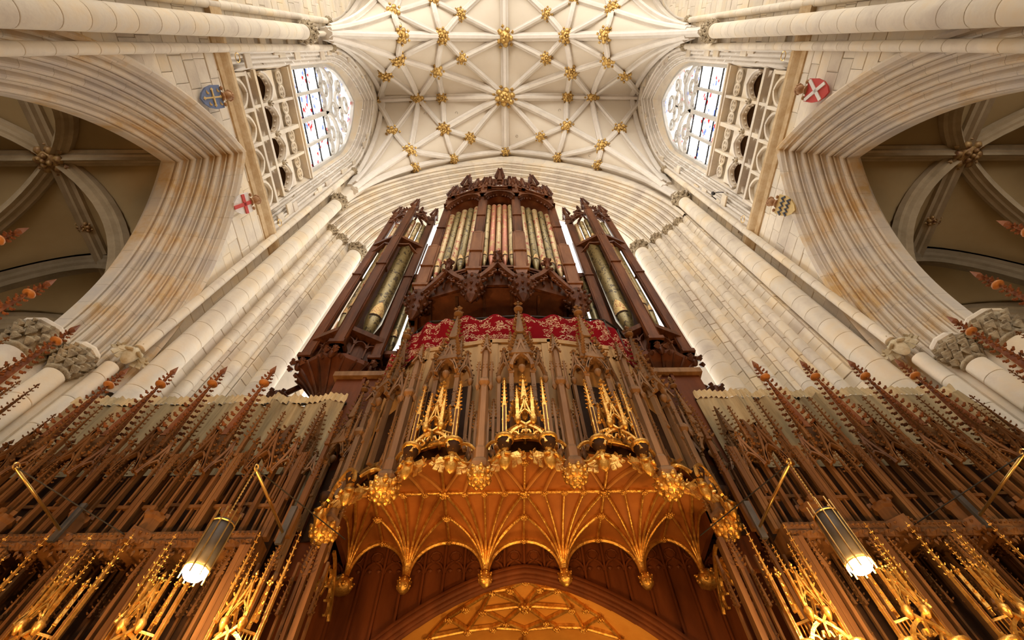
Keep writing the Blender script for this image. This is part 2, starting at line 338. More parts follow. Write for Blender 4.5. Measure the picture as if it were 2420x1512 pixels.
# ------------------------------------------------------------------ side walls, arcade, gallery, clerestory
ARC = Arch(2.4, 2.85, 8.25, 6.55)               # arcade arch
REC = Arch(2.42, 2.32, 24.0, 5.55)              # window recess
WIN = Arch(2.40, 1.78, 23.9, 3.85)              # window
TRI_Z0, TRI_Z1 = 15.35, 19.95
def side_place(sg): return lambda u, d, z: (sg * (XW + d), u, z)
def tracery_bar(mb, pts, sg, d, w=.11, dep=.2): mb.tube([(sg * (XW + d), a, b) for a, b in pts], rect(dep, w), up=(sg, 0, 0)) if False else mb.tube([(sg * (XW + d), a, b) for a, b in pts], rect(w, dep), up=(1, 0, 0)); return mb
def build_side(sg, side):
    pl = side_place(sg)
    wall = thing('wall_' + side, 'pale limestone choir wall %s the organ with arcade, gallery and clerestory' % ('left of' if sg < 0 else 'right of'), 'wall', T(sg * XW, YM, 0), kind='structure')
    # body
    mb = MB(); plate(mb, pl, ARC, 0.0, -.6, 5.62, 14.9, .05, 1.55, 60, zlow=0.0)
    part('wall_body', mb, M['joint'], wall)
    mb = MB(); plate(mb, pl, REC, 0.02, -.6, 5.62, 31.3, .05, .5, 60, zlow=14.9); part('clerestory_wall', mb, M['joint'], wall)
    ylo = lambda y: y
    def clip(y): return ARC.z(y, .02) if abs(y - ARC.c) < ARC.W - .02 else 0.0
    def keep(y, z):
        if z < 15: return True
        if abs(y - REC.c) < REC.W + .05: return z > max(REC.z(y, -.08), 24) + .12 and z > 24
        return True
    if sg < 0: ashlar(wall, (-XW - .05, -.6, 0), (0, 1), 6.2, 8.4, 30.2, lambda u, z: keep(u - .6, z), depth=.05, clip=lambda u: clip(u - .6))
    else: ashlar(wall, (XW + .05, 5.6, 0), (0, -1), 6.2, 8.4, 30.2, lambda u, z: keep(5.6 - u, z), depth=.05, clip=lambda u: clip(5.6 - u))
    # string course below the gallery
    for y0, y1 in ((-.36, -.03), (.06, 4.84), (4.95, 5.3)):
        prof = [(y, z) for y, z in ()]
        q = [(0.06, 14.72), (-.04, 14.76), (-.07, 14.9), (-.02, 14.98), (-.10, 15.1), (-.13, 15.16), (-.13, 15.28), (-.02, 15.36), (.1, 15.36)]
        part('string_course', MB().add([pl(y, d, z) for y in (y0, y1) for d, z in q], [(i, i + 1, i + 10, i + 9) for i in range(8)] + [tuple(range(9)), tuple(range(17, 8, -1))]), M['string'], wall)
    # arcade arch with its orders
    arch = thing('arcade_arch', 'deeply moulded pointed arcade arch in the wall %s the organ' % ('left of' if sg < 0 else 'right of'), 'arch', T(sg * XW, ARC.c, ARC.zs), kind='structure')
    prof = [(-.10, .05), (-.10, -.06), (-.04, -.10), (.03, -.06), (.05, .02)] + orders(.07, .02, .155, .2, 5) + [(.86, 1.06), (.86, 1.3)] + [(.70, 1.34), (.70, 1.5), (.5, 1.55), (.3, 1.6)]
    moulded_arch(arch, ARC, prof, pl, 11, M['mould'], 4)
    # window recess moulding, splayed soffit
    rec = thing('window_surround', 'moulded pointed stone recess around the clerestory window %s the organ' % ('left of' if sg < 0 else 'right of'), 'window surround', T(sg * XW, REC.c, 15.4), kind='structure')
    moulded_arch(rec, REC, [(-.08, .03), (-.06, -.04), (0, -.05)] + orders(.02, 0, .13, .13, 3) + [(.44, .42)], pl, 9, M['rib'], 4, leg=15.36, legcuts=12)
    n = 22
    for side2 in (-1, 1):
        a = [REC.pt(side2, k / n, .43) for k in range(n + 1)]; b = [WIN.pt(side2, k / n, -.02) for k in range(n + 1)]
        a = [(REC.c + side2 * (REC.W - .43), 15.4)] + a; b = [(WIN.c + side2 * (WIN.W + .02), 15.4)] + b
        part('splay', MB().grid([[pl(u, .42, z) for u, z in a], [pl((u + p) / 2, .52, (z + q) / 2 + .05) for (u, z), (p, q) in zip(a, b)], [pl(u, .62, z) for u, z in b]], False), M['stone'], rec)
    # gallery (triforium)
    gal = thing('gallery_arcade', 'carved stone gallery with four dark cusped openings in the wall %s the organ' % ('left of' if sg < 0 else 'right of'), 'gallery', T(sg * XW, REC.c, TRI_Z0), kind='structure')
    part('gallery_back', MB().b2(pl(.0, 1.0, 14.9), pl(4.9, 1.1, 20.2)), M['void'], gal)
    mb = MB().b2(pl(.0, .6, 14.9), pl(4.9, 1.3, 15.3)); mb.b2(pl(.0, .62, 19.6), pl(4.9, 1.3, 19.9)); part('gallery_floor', mb, M['void'], gal)
    part('parapet', MB().b2(pl(.35, .9, 15.3), pl(4.5, .95, 17.0)), M['purple'], gal)
    for k in range(4): part('blind_back', MB().b2(pl(.62 + .9 * k, .24, 15.3), pl(1.52 + .9 * k, .3, 16.35)), M['shadepanel'], gal)
    ys = [.62, 1.52, 2.42, 3.32, 4.22]
    for i, y in enumerate(ys):
        w = .13 if i == 2 else .085
        if 0 < i < 4: part('mullion', MB().b2(pl(y - w / 2, .38, 15.36), pl(y + w / 2, .8, 19.95)), M['stone'], gal)
    for z, h in ((17.36, .14), (19.86, .16)):
        part('rail', MB().b2(pl(.56, .36, z), pl(4.28, .8, z + h)), M['stone'], gal)
    part('rail', MB().b2(pl(.56, .12, 16.3), pl(4.28, .7, 16.42)), M['stone'], gal)
    for y in ys: part('blind_mullion', MB().b2(pl(y - .045, .12, 15.3), pl(y + .045, .28, 16.3)), M['stone'], gal)
    for i in range(4):
        y0, y1 = ys[i], ys[i + 1]; c = (y0 + y1) / 2
        A = Arch(c, .385, 17.9, .56)
        mb = MB(); plate(mb, pl, A, 0, y0, y1, 18.8, .46, .62, 16)
        for s2 in (-1, 1):                                    # cusps of the opening head
            for t in (.15, .5, .82):
                u, z = A.pt(s2, t, .03); mb.octa(pl(u, .53, z), .05, .05, .05)
        part('opening_head', mb, M['stone'], gal)
        for s2 in (-1, 1):
            part('head_moulding', MB().tube([pl(*(lambda q: (q[0], .44, q[1]))(A.pt(s2, k / 8, -.06))) for k in range(9)], rect(.05, .08), up=(1, 0, 0)), M['rib'], gal)
            u0 = c + s2 * .21                                 # quatrefoil lights above
            mb = MB(); mb.tube([pl(u, .5, z) for u, z in ring_path((u0, 19.33), .19, 12)], circ(.035, 5), up=(1, 0, 0))
            for k in range(4): mb.tube([pl(u, .5, z) for u, z in ring_path((u0 + .09 * math.cos(k * PI / 2 + PI / 4), 19.33 + .09 * math.sin(k * PI / 2 + PI / 4)), .085, 8)], circ(.022, 4), up=(1, 0, 0))
            part('quatrefoil', mb, M['stone'], gal)
        mb = MB().b2(pl(y0, .60, 18.75), pl(y1, .63, 19.9)); part('blind_panel', mb, M['shadepanel'], gal)
        B = Arch(c, .37, 15.72, .5)
        mb = MB()
        for s2 in (-1, 1): mb.tube([pl(*(lambda q: (q[0], .19, q[1]))(B.pt(s2, k / 8))) for k in range(9)], rect(.07, .1), up=(1, 0, 0))
        mb.box(pl(c, .2, 15.72), (.06, .34, .06)); part('blind_arch', mb, M['stone'], gal)
        C = Arch(c, .37, 17.15, .2)
        part('low_light_head', plate(MB(), pl, C, 0, y0, y1, 17.4, .46, .6, 10), M['stone'], gal)
    # carved heads at the hood stops
    for y in (.36, 1.52, 2.42, 3.32, 4.48):
        mb = MB().ball(pl(y, .36, 17.92), .07, 8, 5); leaf_ring(mb, .07, 18.0, 6, .035, 0, pl(y, .36, 0)[:2]); part('hood_stop', mb, M['carved'], gal)
    # clerestory window
    win = thing('window_1' if sg < 0 else 'window_2', 'four light clerestory window of pale stained glass %s the organ' % ('left of' if sg < 0 else 'right of'), 'window', T(sg * XW, WIN.c, 20), kind='structure')
    d = .66; W = WIN.W; wy = [WIN.c - W + W / 2 * k for k in range(5)]
    part('sill', MB().b2(pl(.5, .3, 19.95), pl(4.3, .8, 20.05)), M['stone'], win)
    zh = 23.3
    for i in range(1, 4):
        w = .15 if i == 2 else .1
        part('mullion', MB().b2(pl(wy[i] - w / 2, d - .1, 20.05), pl(wy[i] + w / 2, d + .1, zh + .35)), M['tracery'], win)
    for i in range(4):
        c = (wy[i] + wy[i + 1]) / 2; A = Arch(c, W / 4, zh - .1, W / 4 * 1.25); mb = MB()
        for s2 in (-1, 1):
            tracery_bar(mb, [A.pt(s2, k / 6) for k in range(7)], sg, d, .09, .18)
            for t in (.3, .62): u, z = A.pt(s2, t, .08); mb.octa(pl(u, d, z), .05, .09, .07)
        part('light_head', mb, M['tracery'], win)
    for c in (WIN.c - W / 2, WIN.c + W / 2):                # two sub-arches, their foiled circles
        A = Arch(c, W / 2, zh + .2, W / 2 * 1.45); mb = MB()
        for s2 in (-1, 1): tracery_bar(mb, [A.pt(s2, k / 8) for k in range(9)], sg, d, .12, .2)
        part('sub_arch', mb, M['tracery'], win)
        mb = MB(); tracery_bar(mb, ring_path((c, zh + .62), .30, 14), sg, d, .07, .16)
        for k in range(4): mb.octa(pl(c + .23 * math.cos(k * PI / 2 + .78), d, zh + .62 + .23 * math.sin(k * PI / 2 + .78)), .05, .08, .08)
        part('foiled_circle', mb, M['tracery'], win)
    for c, z, r in ((WIN.c - .32, zh + 2.15, .34), (WIN.c + .32, zh + 2.15, .34), (WIN.c, zh + 3.05, .36), (WIN.c, zh + 1.35, .3), (WIN.c - 1.22, zh + 1.55, .26), (WIN.c + 1.22, zh + 1.55, .26), (WIN.c - .85, zh + 2.5, .24), (WIN.c + .85, zh + 2.5, .24)):
        mb = MB(); tracery_bar(mb, ring_path((c, z), r, 14), sg, d, .07, .16)
        for k in range(4): mb.octa(pl(c + r * .78 * math.cos(k * PI / 2), d, z + r * .78 * math.sin(k * PI / 2)), .05, r * .26, r * .26)
        part('tracery_foil', mb, M['tracery'], win)
    mb = MB()
    for s2 in (-1, 1): tracery_bar(mb, [(WIN.c + s2 * W, 20.0)] + [WIN.pt(s2, k / 12) for k in range(13)], sg, d, .12, .24)
    part('window_frame', mb, M['tracery'], win)
    for i in range(4):
        for k in range(3):
            z0, z1 = 20.05 + 1.09 * k, 20.05 + 1.09 * (k + 1)
            part('pane', MB().b2(pl(wy[i] + .05, d + .02, z0 + .015), pl(wy[i + 1] - .05, d + .03, z1 - .015)), M['glass'], win)
            part('saddle_bar', MB().b2(pl(wy[i] + .05, d - .02, z1 - .02), pl(wy[i + 1] - .05, d + .04, z1 + .01)), M['iron'], win)
    us = [WIN.c - W + 2 * W * k / 24 for k in range(25)]
    for k in range(24):
        u0, u1 = us[k], us[k + 1]
        if k % 4 == 0:
            q = us[k:k + 5]; part('pane', MB().grid([[pl(u, d + .025, zh + .02) for u in q], [pl(u, d + .025, max(WIN.z(u), zh + .05)) for u in q]], False), M['glass'], win)
    return wall
M['string'] = mat('string_course_stone', (.42, .27, .12), (.56, .42, .25), 3, .8, bump=.2, rnd=.08)
M['tracery'] = mat('tracery_stone', (.46, .44, .40), (.56, .52, .46), 2, .9)
M['purple'] = mat('purple_hanging', (.14, .045, .06), (.2, .07, .09), 3, .8)
M['shadepanel'] = mat('gallery_panel_stone', (.40, .31, .20), (.54, .45, .32), 3, .9, bump=.2)
build_side(-1, 'left'); build_side(1, 'right')
# the bays behind the camera: plain walls with tall openings that let the daylight in
for sg, side in ((-1, 'left'), (1, 'right')):
    w = thing('wall_east_' + side, 'choir wall continuing east of the near shafts %s the organ' % ('left of' if sg < 0 else 'right of'), 'wall', T(sg * XW, -6, 0), kind='structure'); pl = side_place(sg)
    for y1 in (-.6, -6.25):
        y0 = y1 - 5.65; mb = MB(); mb.b2(pl(y0, 0, 0), pl(y1, .6, 20))
        B = Arch(y1 - 2.4, 1.8, 24, 4.2); plate(mb, pl, B, 0, y0, y1, 31.3, 0, .6, 30, zlow=20); part('wall_bay', mb, M['stone'], w)
    ys = -.6 if sg < 0 else -.6 - 1.2
    if sg < 0: ashlar(w, (-XW + .0, -1.9, 0), (0, 1), 1.3, 8, 29, lambda u, z: True, depth=.04)
    else: ashlar(w, (XW, -.6, 0), (0, -1), 1.3, 8, 29, lambda u, z: True, depth=.04)
    # continuing string course
    part('string_course', MB().b2((sg * (XW - .18), -4, 14.8), (sg * (XW + .1), -.52, 15.3)), M['string'], w)
    r = thing('window_surround', 'end of the next window recess beyond the near shaft %s the organ' % ('left of' if sg < 0 else 'right of'), 'window surround', T(sg * XW, -3.3, 15.4), kind='structure')
    moulded_arch(r, Arch(-3.3, 2.3, 24, 5.6), [(-.08, .03), (-.06, -.05), (0, -.06)] + orders(.02, 0, .13, .13, 3), pl, 7, M['rib'], 4, leg=19, legcuts=5)

tag(put('wall_east', (MB().b2((-7.2, -12.2, 0), (7.2, -11.9, 16)), M['stone'])), 'low stone screen behind the camera, unseen, holding back low daylight', 'wall', kind='structure')  # unseen closing wall, placed to keep low daylight off the stalls
# ------------------------------------------------------------------ main shafts and wall shafts
for sg, sd in ((-1, 'left'), (1, 'right')):
    column(sg * 6.86, YA, .225, 6.0, 20.05, 'tall round vault shaft nearest the camera on the %s wall' % sd, .62, .5)
    column(sg * 6.86, YB, .235, 5.0, 20.0, 'thick vault shaft on the pier beside the organ arch, %s wall' % sd, .55, .5)
    column(sg * 7.10, YB - .47, .10, 9.1, 23.5, 'slender wall shaft above the carved angel corbel on the %s wall' % sd, .5, .3)
    column(sg * 7.10, YA + .45, .10, 7.0, 23.4, 'slender wall shaft beside the nearest tall vault shaft on the %s wall' % sd, .5, .3)
    column(sg * 7.10, YA - .45, .10, 10.0, 23.4, 'slender wall shaft on the camera side of the nearest tall %s shaft' % sd, .5, .3)
    # arcade pier: clustered shafts with carved capitals
    p = thing('pier', 'clustered arcade pier with deep leaf capitals at the %s arch' % sd, 'pier', T(sg * 8, 4.7, 0), kind='structure')
    column(sg * 7.50, 4.55, .17, 3.0, 7.85, '', .6, .55, M['stone'], p)
    column(sg * 7.98, 4.18, .25, 3.0, 7.85, '', .6, .55, M['stone'], p)
    column(sg * 8.5, 4.5, .2, 3.0, 7.85, '', .6, .55, M['stone'], p)
    part('pier_core', MB().prism([(sg * 7.3, 4.75), (sg * 7.55, 4.62), (sg * 7.75, 4.4), (sg * 8.0, 4.3), (sg * 8.3, 4.35), (sg * 8.7, 4.7), (sg * 8.7, 5.6), (sg * 7.3, 5.6)], 'z', 0, 8.3), M['stone'], p)
    column(sg * 7.22, 4.88, .13, 3.0, 8.55, 'slim pier shaft carrying the carved angel corbel, %s wall' % sd, .6, 0)

# ------------------------------------------------------------------ crossing arch and its responds
CX = -.33
def respond(sg, lst, sd):
    for i, (x, y, r, zt) in enumerate(lst):
        nm = ['slim', 'second slim', 'third slim'][i] if i < len(lst) - 1 else 'thick innermost'
        column(x, y, r, 4.5, zt, '%s shaft of the organ arch respond on the %s' % (nm, sd), .42 if r < .2 else .5, .42 if r < .2 else .5)
L3 = [(-6.86, 6.05, .13, 18.75), (-6.55, 6.42, .14, 18.75), (-6.08, 6.98, .27, 18.75)]
R3 = [(6.47, 5.9, .12, 18.9), (6.12, 6.2, .13, 18.9), (5.72, 6.55, .15, 18.9), (5.12, 7.02, .27, 18.9)]
respond(-1, L3, 'left'); respond(1, R3, 'right')
def pier_body(sg, pts, label):
    w = thing('pier', label, 'pier', T(pts[0][0], pts[0][1], 0), kind='structure')
    xs = sg * 9.0
    part('pier_core', MB().prism(pts + [(pts[-1][0], 8.2), (xs, 8.2), (xs, pts[0][1])], 'z', 0, 19.3), M['joint'], w)
    for (a, b) in zip(pts, pts[1:]):
        p, q = (a, b) if sg < 0 else (b, a)
        L = (Vector(q) - Vector(p)).length
        if L > .1: ashlar(w, (p[0], p[1], 0), (q[0] - p[0], q[1] - p[1]), L, 5.5, 19.2, lambda u, z: True, .36, .6, .035)
    return w
pier_body(-1, [(-7.2, 5.6), (-7.0, 5.72), (-6.95, 6.0), (-6.72, 6.22), (-6.65, 6.4), (-6.40, 6.62), (-6.30, 6.95), (-6.05, 7.2)], 'stone mass of the organ arch pier between its shafts, left')
pier_body(1, [(7.2, 5.6), (6.68, 5.62), (6.55, 5.9), (6.3, 6.0), (6.2, 6.22), (5.92, 6.35), (5.8, 6.6), (5.45, 6.75), (5.2, 7.1), (5.1, 7.3)], 'stone mass of the organ arch pier between its shafts, right')
CR = Arch(CX, 6.95, 19.2, 10.0)
ca = thing('crossing_arch', 'wide moulded pointed stone arch rising over the organ', 'arch', T(CX, 5.6, 19.2), kind='structure')
cpl = lambda u, d, z: (u, 5.62 + d, z)
moulded_arch(ca, CR, [(-1.6, -.02), (-.08, -.02), (-.06, -.08), (.0, -.09)] + orders(.02, -.02, .17, .19, 8) + [(1.4, 1.6), (1.4, 2.2)], cpl, 22, M['mould2'] if 'mould2' in M else M['stone'], 4)
for s2 in (-1, 1): part('arch_backing', MB().grid([[cpl(*(lambda q: (q[0], d + .12, q[1]))(CR.pt(s2, t / 24, o - .12))) for o, d in ((-1.6, -.02), (0, 0), (1.4, 1.6), (1.4, 2.2))] for t in range(25)], False), M['joint'], ca)
mb = MB(); plate(mb, cpl, CR, -1.0, -9, 8.4, 34, 0, 2.2, 60); part('gable_wall', mb, M['stone'], ca)
# beyond the arch: the far nave, bright through the gaps beside the organ
far = thing('wall_west', 'bright nave wall far beyond the organ', 'wall', T(0, 30, 0), kind='structure')
part('wall_body', MB().b2((-16, 30, 0), (16, 30.4, 21)), M['stone'], far)
for x in range(-14, 15, 2): part('wall_shaft', MB().lathe([(.14, 0), (.14, 21)], 10, (x, 29.9, 0)), M['rib'], far)
for sg in (-1, 1):
    w = thing('wall_nave_%s' % ('left' if sg < 0 else 'right'), 'distant nave arcade wall glimpsed %s of the organ' % ('left' if sg < 0 else 'right'), 'wall', T(sg * 8, 20, 0), kind='structure')
    for k in range(3):
        y = 13 + 5.6 * k; A = Arch(y + 2.8, 2.3, 9, 5); mb = MB(); plate(mb, lambda u, d, z: (sg * (8 + d), u, z), A, 0, y, y + 5.6, 17, 0, 1, 24, zlow=0); part('arcade_bay', mb, M['plaster'], w)
        for j in range(5):
            for s2 in (-1, 1): part('arch_rib', MB().tube([(sg * (8 + .15 * j), *A.pt(s2, t / 10, -.5 + .13 * j)) for t in range(11)], circ(.05, 5), up=(1, 0, 0)), M['rib'], w)

# ------------------------------------------------------------------ high vault
VW, VZ, VE, VR2 = 6.9, 20.15, 5.08, 143.5
def prof_h(t):
    x = VW * (1 - max(0.0, min(1.0, t))); return math.sqrt(max(0, VR2 - (x + VE) ** 2))
def vault_z(x, y):
    yy = (y - YA) % BAY; v = min(yy, BAY - yy) / (BAY / 2); u = max(0.0, (VW - abs(x + .0)) / VW)
    return VZ + prof_h((u ** 3 + v ** 3) ** (1 / 3))
ceil = thing('ceiling', 'cream ribbed stone vault studded with gilded bosses', 'vault', T(0, YM, 31), kind='structure')
xs = sorted(set([round(s * (VW - VW * (k / 26) ** 1.7), 4) for k in range(27) for s in (-1, 1)] + [-7.3, 7.3]))
def ysamp(a): return [a + BAY * (.5 - .5 * math.cos(PI * k / 28)) for k in range(29)]
ys = ysamp(YA - 2 * BAY)[:-1] + ysamp(YA - BAY)[:-1] + ysamp(YA) + [YB + .12, YB + .3]
part('vault_web', MB().grid([[(x, y, vault_z(x, min(y, YB)) + .04) for x in xs] for y in ys], True), M['plaster'], ceil)
zz = lambda a, b: (760 + .3719 * a, .3719 * b)
NODE = {'a0': (515, 230), 'a1': (765, 235), 'a2': (1162, 238), 'a3': (1550, 232), 'a4': (1795, 225), 'b0': (490, 370), 'b1': (893, 370), 'b2': (1425, 370), 'b3': (1815, 380),
        'c0': (413, 465), 'c1': (735, 448), 'c2': (1585, 455), 'c3': (1920, 470), 'm0': (347, 640), 'm1': (613, 628), 'm2': (767, 622), 'm3': (1165, 613), 'm4': (1560, 615), 'm5': (1717, 618), 'm6': (2050, 622),
        'd0': (460, 838), 'd1': (780, 820), 'd2': (1555, 800), 'd3': (1888, 820), 'e0': (565, 955), 'e1': (945, 872), 'e2': (1390, 865), 'e3': (1778, 925),
        'f0': (598, 1060), 'f1': (840, 1003), 'f2': (1168, 960), 'f3': (1500, 990), 'f4': (1750, 1042)}
VN = {}
for k, (a, b) in NODE.items():
    p = on_surface(*zz(a, b), vault_z, 12, 33); x, y = p.x, p.y
    if k[0] == 'a': y = YA
    if k[0] == 'f': y = YB
    VN[k] = Vector((x, y, vault_z(x, y)))
for k, (x, y) in {'SAL': (-6.86, YA), 'SAR': (6.86, YA), 'SBL': (-6.86, YB), 'SBR': (6.86, YB)}.items(): VN[k] = Vector((x, y, 20.5))
RIBS = ['SAL a0', 'a0 a1', 'a1 a2', 'a2 a3', 'a3 a4', 'a4 SAR', 'a2 m3', 'm3 f2', 'm0 m1', 'm1 m2', 'm2 m3', 'm3 m4', 'm4 m5', 'm5 m6', 'SBL f0', 'f0 f1', 'f1 f2', 'f2 f3', 'f3 f4', 'f4 SBR',
        'SAL b0', 'b0 c1', 'c1 m3', 'SAR b3', 'b3 c2', 'c2 m3', 'SBL e0', 'e0 d1', 'd1 m3', 'SBR e3', 'e3 d2', 'd2 m3', 'a2 b1', 'b1 c1', 'b1 m3', 'b1 a1', 'a1 c1', 'c1 m2', 'm2 d1', 'd1 f1', 'b0 a1', 'b0 m1', 'c1 m1', 'm1 d1', 'm1 e0', 'm1 c0', 'm1 d0',
        'b0 c0', 'c0 m0', 'SAL c0', 'd0 m0', 'd0 e0', 'SBL d0', 'e0 f0', 'e0 f1', 'd1 e1', 'e1 f1', 'e1 f2', 'm3 e1',
        'a2 b2', 'b2 c2', 'b2 m3', 'b2 a3', 'a3 c2', 'c2 m4', 'm4 d2', 'd2 f3', 'b3 a3', 'b3 m5', 'c2 m5', 'm5 d2', 'm5 e3', 'm5 c3', 'm5 d3', 'b3 c3', 'c3 m6', 'SAR c3', 'd3 m6', 'd3 e3', 'SBR d3', 'e3 f4', 'e3 f3', 'd2 e2', 'e2 f3', 'e2 f2', 'm3 e2', 'a0 b0', 'a4 b3']
RIBP = [(-.15, .05), (-.15, -.07), (-.10, -.10), (-.05, -.22), (.05, -.22), (.10, -.10), (.15, -.07), (.15, .05)]
RIBM = [(a * 1.35, b * 1.35) for a, b in RIBP]
def vault_rib(A, B, surf, prof, n, spring):
    pts = []
    for k in range(n + 1):
        s = k / n; s = s ** 1.9 if spring else s
        x = A.x + (B.x - A.x) * s; y = A.y + (B.y - A.y) * s; z = surf(x, y)
        if spring: z = max(z, A.z)
        pts.append((x, y, z))
    return MB().tube(pts, prof, smooth=False)
# at the springers the ribs start side by side on the capital
for mirror in (False, True):
    for rb in RIBS:
        a, b = rb.split(); A, B = VN[a].copy(), VN[b].copy()
        if mirror:
            if a[0] in 'f' and b[0] in 'f' or a[0] == b[0] == 'a' or rb in ('SAL a0', 'a4 SAR'): continue
            if a in ('SBL', 'SBR') or b in ('f2', 'f1', 'f3', 'f0', 'f4'): continue
            A.y = 2 * YA - A.y; B.y = 2 * YA - B.y
        sp = a[0] == 'S'
        if sp:
            dr = Vector((B.x - A.x, B.y - A.y, 0)).normalized(); A += dr * .12
        main = a[0] in 'aSm' and b[0] in 'amf' or b == 'm3' and a[0] in 'cd'
        part('rib', vault_rib(A, B, vault_z, RIBM if main and not sp else RIBP, 16 if sp else 5, sp), M['rib'], ceil)
for sg in (-1, 1):                                            # wall ribs along the window heads
    for yc in (YM, YM - BAY):
        for s2 in (-1, 1):
            part('wall_rib', MB().tube([(sg * 6.98, yc + s2 * 2.8 * (1 - (k / 14) ** 1.5), vault_z(VW * sg, yc + s2 * 2.8 * (1 - (k / 14) ** 1.5)) - .03) for k in range(15)], rect(.2, .22), up=(1, 0, 0)), M['rib'], ceil)
def boss_mesh(kind, r, mt, name='boss'):
    rnd = random.Random(kind); mb = MB().ball((0, 0, 0), r * .62, 10, 6, 1, 1, .7)
    n = [6, 8, 5, 7][kind % 4]
    for k in range(n):
        a = 2 * PI * k / n
        mb.ball((r * .62 * math.cos(a), r * .62 * math.sin(a), -.05 * r), r * .30, 6, 4, 1, 1, .9)
        mb.octa((r * .92 * math.cos(a + PI / n), r * .92 * math.sin(a + PI / n), .06 * r), r * .2)
    for k in range(max(3, n - 2)):
        a = 2 * PI * k / max(3, n - 2) + .4
        mb.ball((r * .3 * math.cos(a), r * .3 * math.sin(a), -.42 * r), r * .19, 6, 4)
    mb.ball((0, 0, -.52 * r), r * .16, 6, 4)
    return mb.mesh(name, mt)
BOSS = [boss_mesh(k, .36, M['bossgold']) for k in range(4)]
for i, k in enumerate(NODE):
    p = VN[k]; s = {'m3': 1.55, 'a2': 1.5, 'm1': 1.25, 'm5': 1.25}.get(k, 1.1 if k[0] in 'abcde' else .85)
    if k in ('m2', 'm4', 'b1', 'b2', 'e1', 'e2'): s = .92
    put('boss', BOSS[i % 4], ceil, T(p.x, p.y, p.z - .3) @ RZ(i * .7) @ Matrix.Diagonal((s, s * (1.2 if k == 'm3' else 1), s, 1)))
    if k[0] in 'bc': put('boss', BOSS[(i + 1) % 4], ceil, T(p.x, 2 * YA - p.y, p.z - .2) @ Matrix.Diagonal((s, s, s, 1)))
for k in range(9):                                            # small vent rings in the webs
    x, y = [(-4.6, 3.2), (-2.9, 3.2), (2.9, 3.1), (4.9, 3.2), (-.25, 1.6), (4.2, -1.2), (-4.9, -.9), (.5, 4.5), (4.3, 5.0)][k]
    part('vent_ring', MB().tube([(x + .07 * math.cos(t), y + .07 * math.sin(t), vault_z(x, y) + .01) for t in [j * PI / 5 for j in range(11)]], circ(.014, 4)), M['joint'], ceil)

# ------------------------------------------------------------------ aisles
ABOSS = [boss_mesh(k, .36, M['aisle_boss']) for k in range(2)]
def build_aisle(sg, sd):
    ai = thing('ceiling_aisle_' + sd, 'dim ribbed aisle vault seen through the %s arcade arch' % sd, 'vault', T(sg * 11.8, YM, 14.5), kind='structure')
    x0, x1, hz = 8.75, 14.85, 14.5
    def sz(x, y):
        yy = (y - YA) % BAY; v = min(yy, BAY - yy) / (BAY / 2); u = max(0, min(abs(x) - x0, x1 - abs(x))) / ((x1 - x0) / 2)
        t = min(1, max(u, v)); return 8.3 + 6.2 * math.sqrt(max(0, 1 - (1 - t) ** 2)) ** 1.0 if t > 0 else 8.3
    xs = [x0 + (x1 - x0) * (.5 - .5 * math.cos(PI * k / 28)) for k in range(29)]
    ys = [YA + BAY * j + BAY * (.5 - .5 * math.cos(PI * k / 28)) for j in (-1, 0, 1) for k in range(29)]
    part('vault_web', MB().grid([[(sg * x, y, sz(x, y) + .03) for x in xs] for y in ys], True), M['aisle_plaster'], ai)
    P = [(-.2, .05), (-.2, -.1), (-.13, -.14), (-.1, -.24), (-.05, -.26), (0, -.36), (.05, -.26), (.1, -.24), (.13, -.14), (.2, -.1), (.2, .05)]
    xm = (x0 + x1) / 2
    for j in (-1, 0, 1):
        ya, yb, ym = YA + BAY * j, YA + BAY * (j + 1), YM + BAY * j
        for X in (x0, x1):
            for Y in (ya, yb):
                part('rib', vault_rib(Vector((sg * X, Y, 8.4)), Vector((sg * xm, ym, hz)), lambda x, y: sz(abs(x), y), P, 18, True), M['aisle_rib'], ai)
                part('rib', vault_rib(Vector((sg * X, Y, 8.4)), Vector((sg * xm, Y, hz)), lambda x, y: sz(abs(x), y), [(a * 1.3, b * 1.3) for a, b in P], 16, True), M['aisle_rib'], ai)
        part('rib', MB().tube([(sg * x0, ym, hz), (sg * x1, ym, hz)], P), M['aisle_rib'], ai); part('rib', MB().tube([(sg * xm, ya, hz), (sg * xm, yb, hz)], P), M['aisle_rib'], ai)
        put('boss', ABOSS[0], ai, T(sg * xm, ym, hz - .28) @ Matrix.Diagonal((1.15, 1.15, 1.0, 1)))
        if j == 0:
            for q in ((x0 + .15, ym), (xm, ym + 1.8), (xm, ym - 1.8)): put('boss', ABOSS[1], ai, T(sg * q[0], q[1], hz - .2) @ Matrix.Diagonal((.6, .6, .6, 1)))
    w = thing('wall_aisle_' + sd, 'shadowed outer aisle wall beyond the %s arcade' % sd, 'wall', T(sg * 15, YM, 0), kind='structure')
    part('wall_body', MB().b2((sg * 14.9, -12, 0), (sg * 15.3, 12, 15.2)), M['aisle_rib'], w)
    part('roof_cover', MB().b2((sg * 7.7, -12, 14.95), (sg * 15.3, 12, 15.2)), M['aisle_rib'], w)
    part('added_end_wall', MB().b2((sg * 8.8, 11.15, 0), (sg * 15.3, 11.4, 15.2)), M['aisle_rib'], w)  # unseen, added to shut out light from the west and keep the aisle dim
    part('gallery_roof', MB().b2((sg * 8.4, -12, 15.2), (sg * 8.6, 12, 20.1)), M['void'], w)
    part('gallery_lid', MB().b2((sg * 7.75, -12, 20.0), (sg * 8.6, 12, 20.1)), M['void'], w)
build_aisle(-1, 'left'); build_aisle(1, 'right')
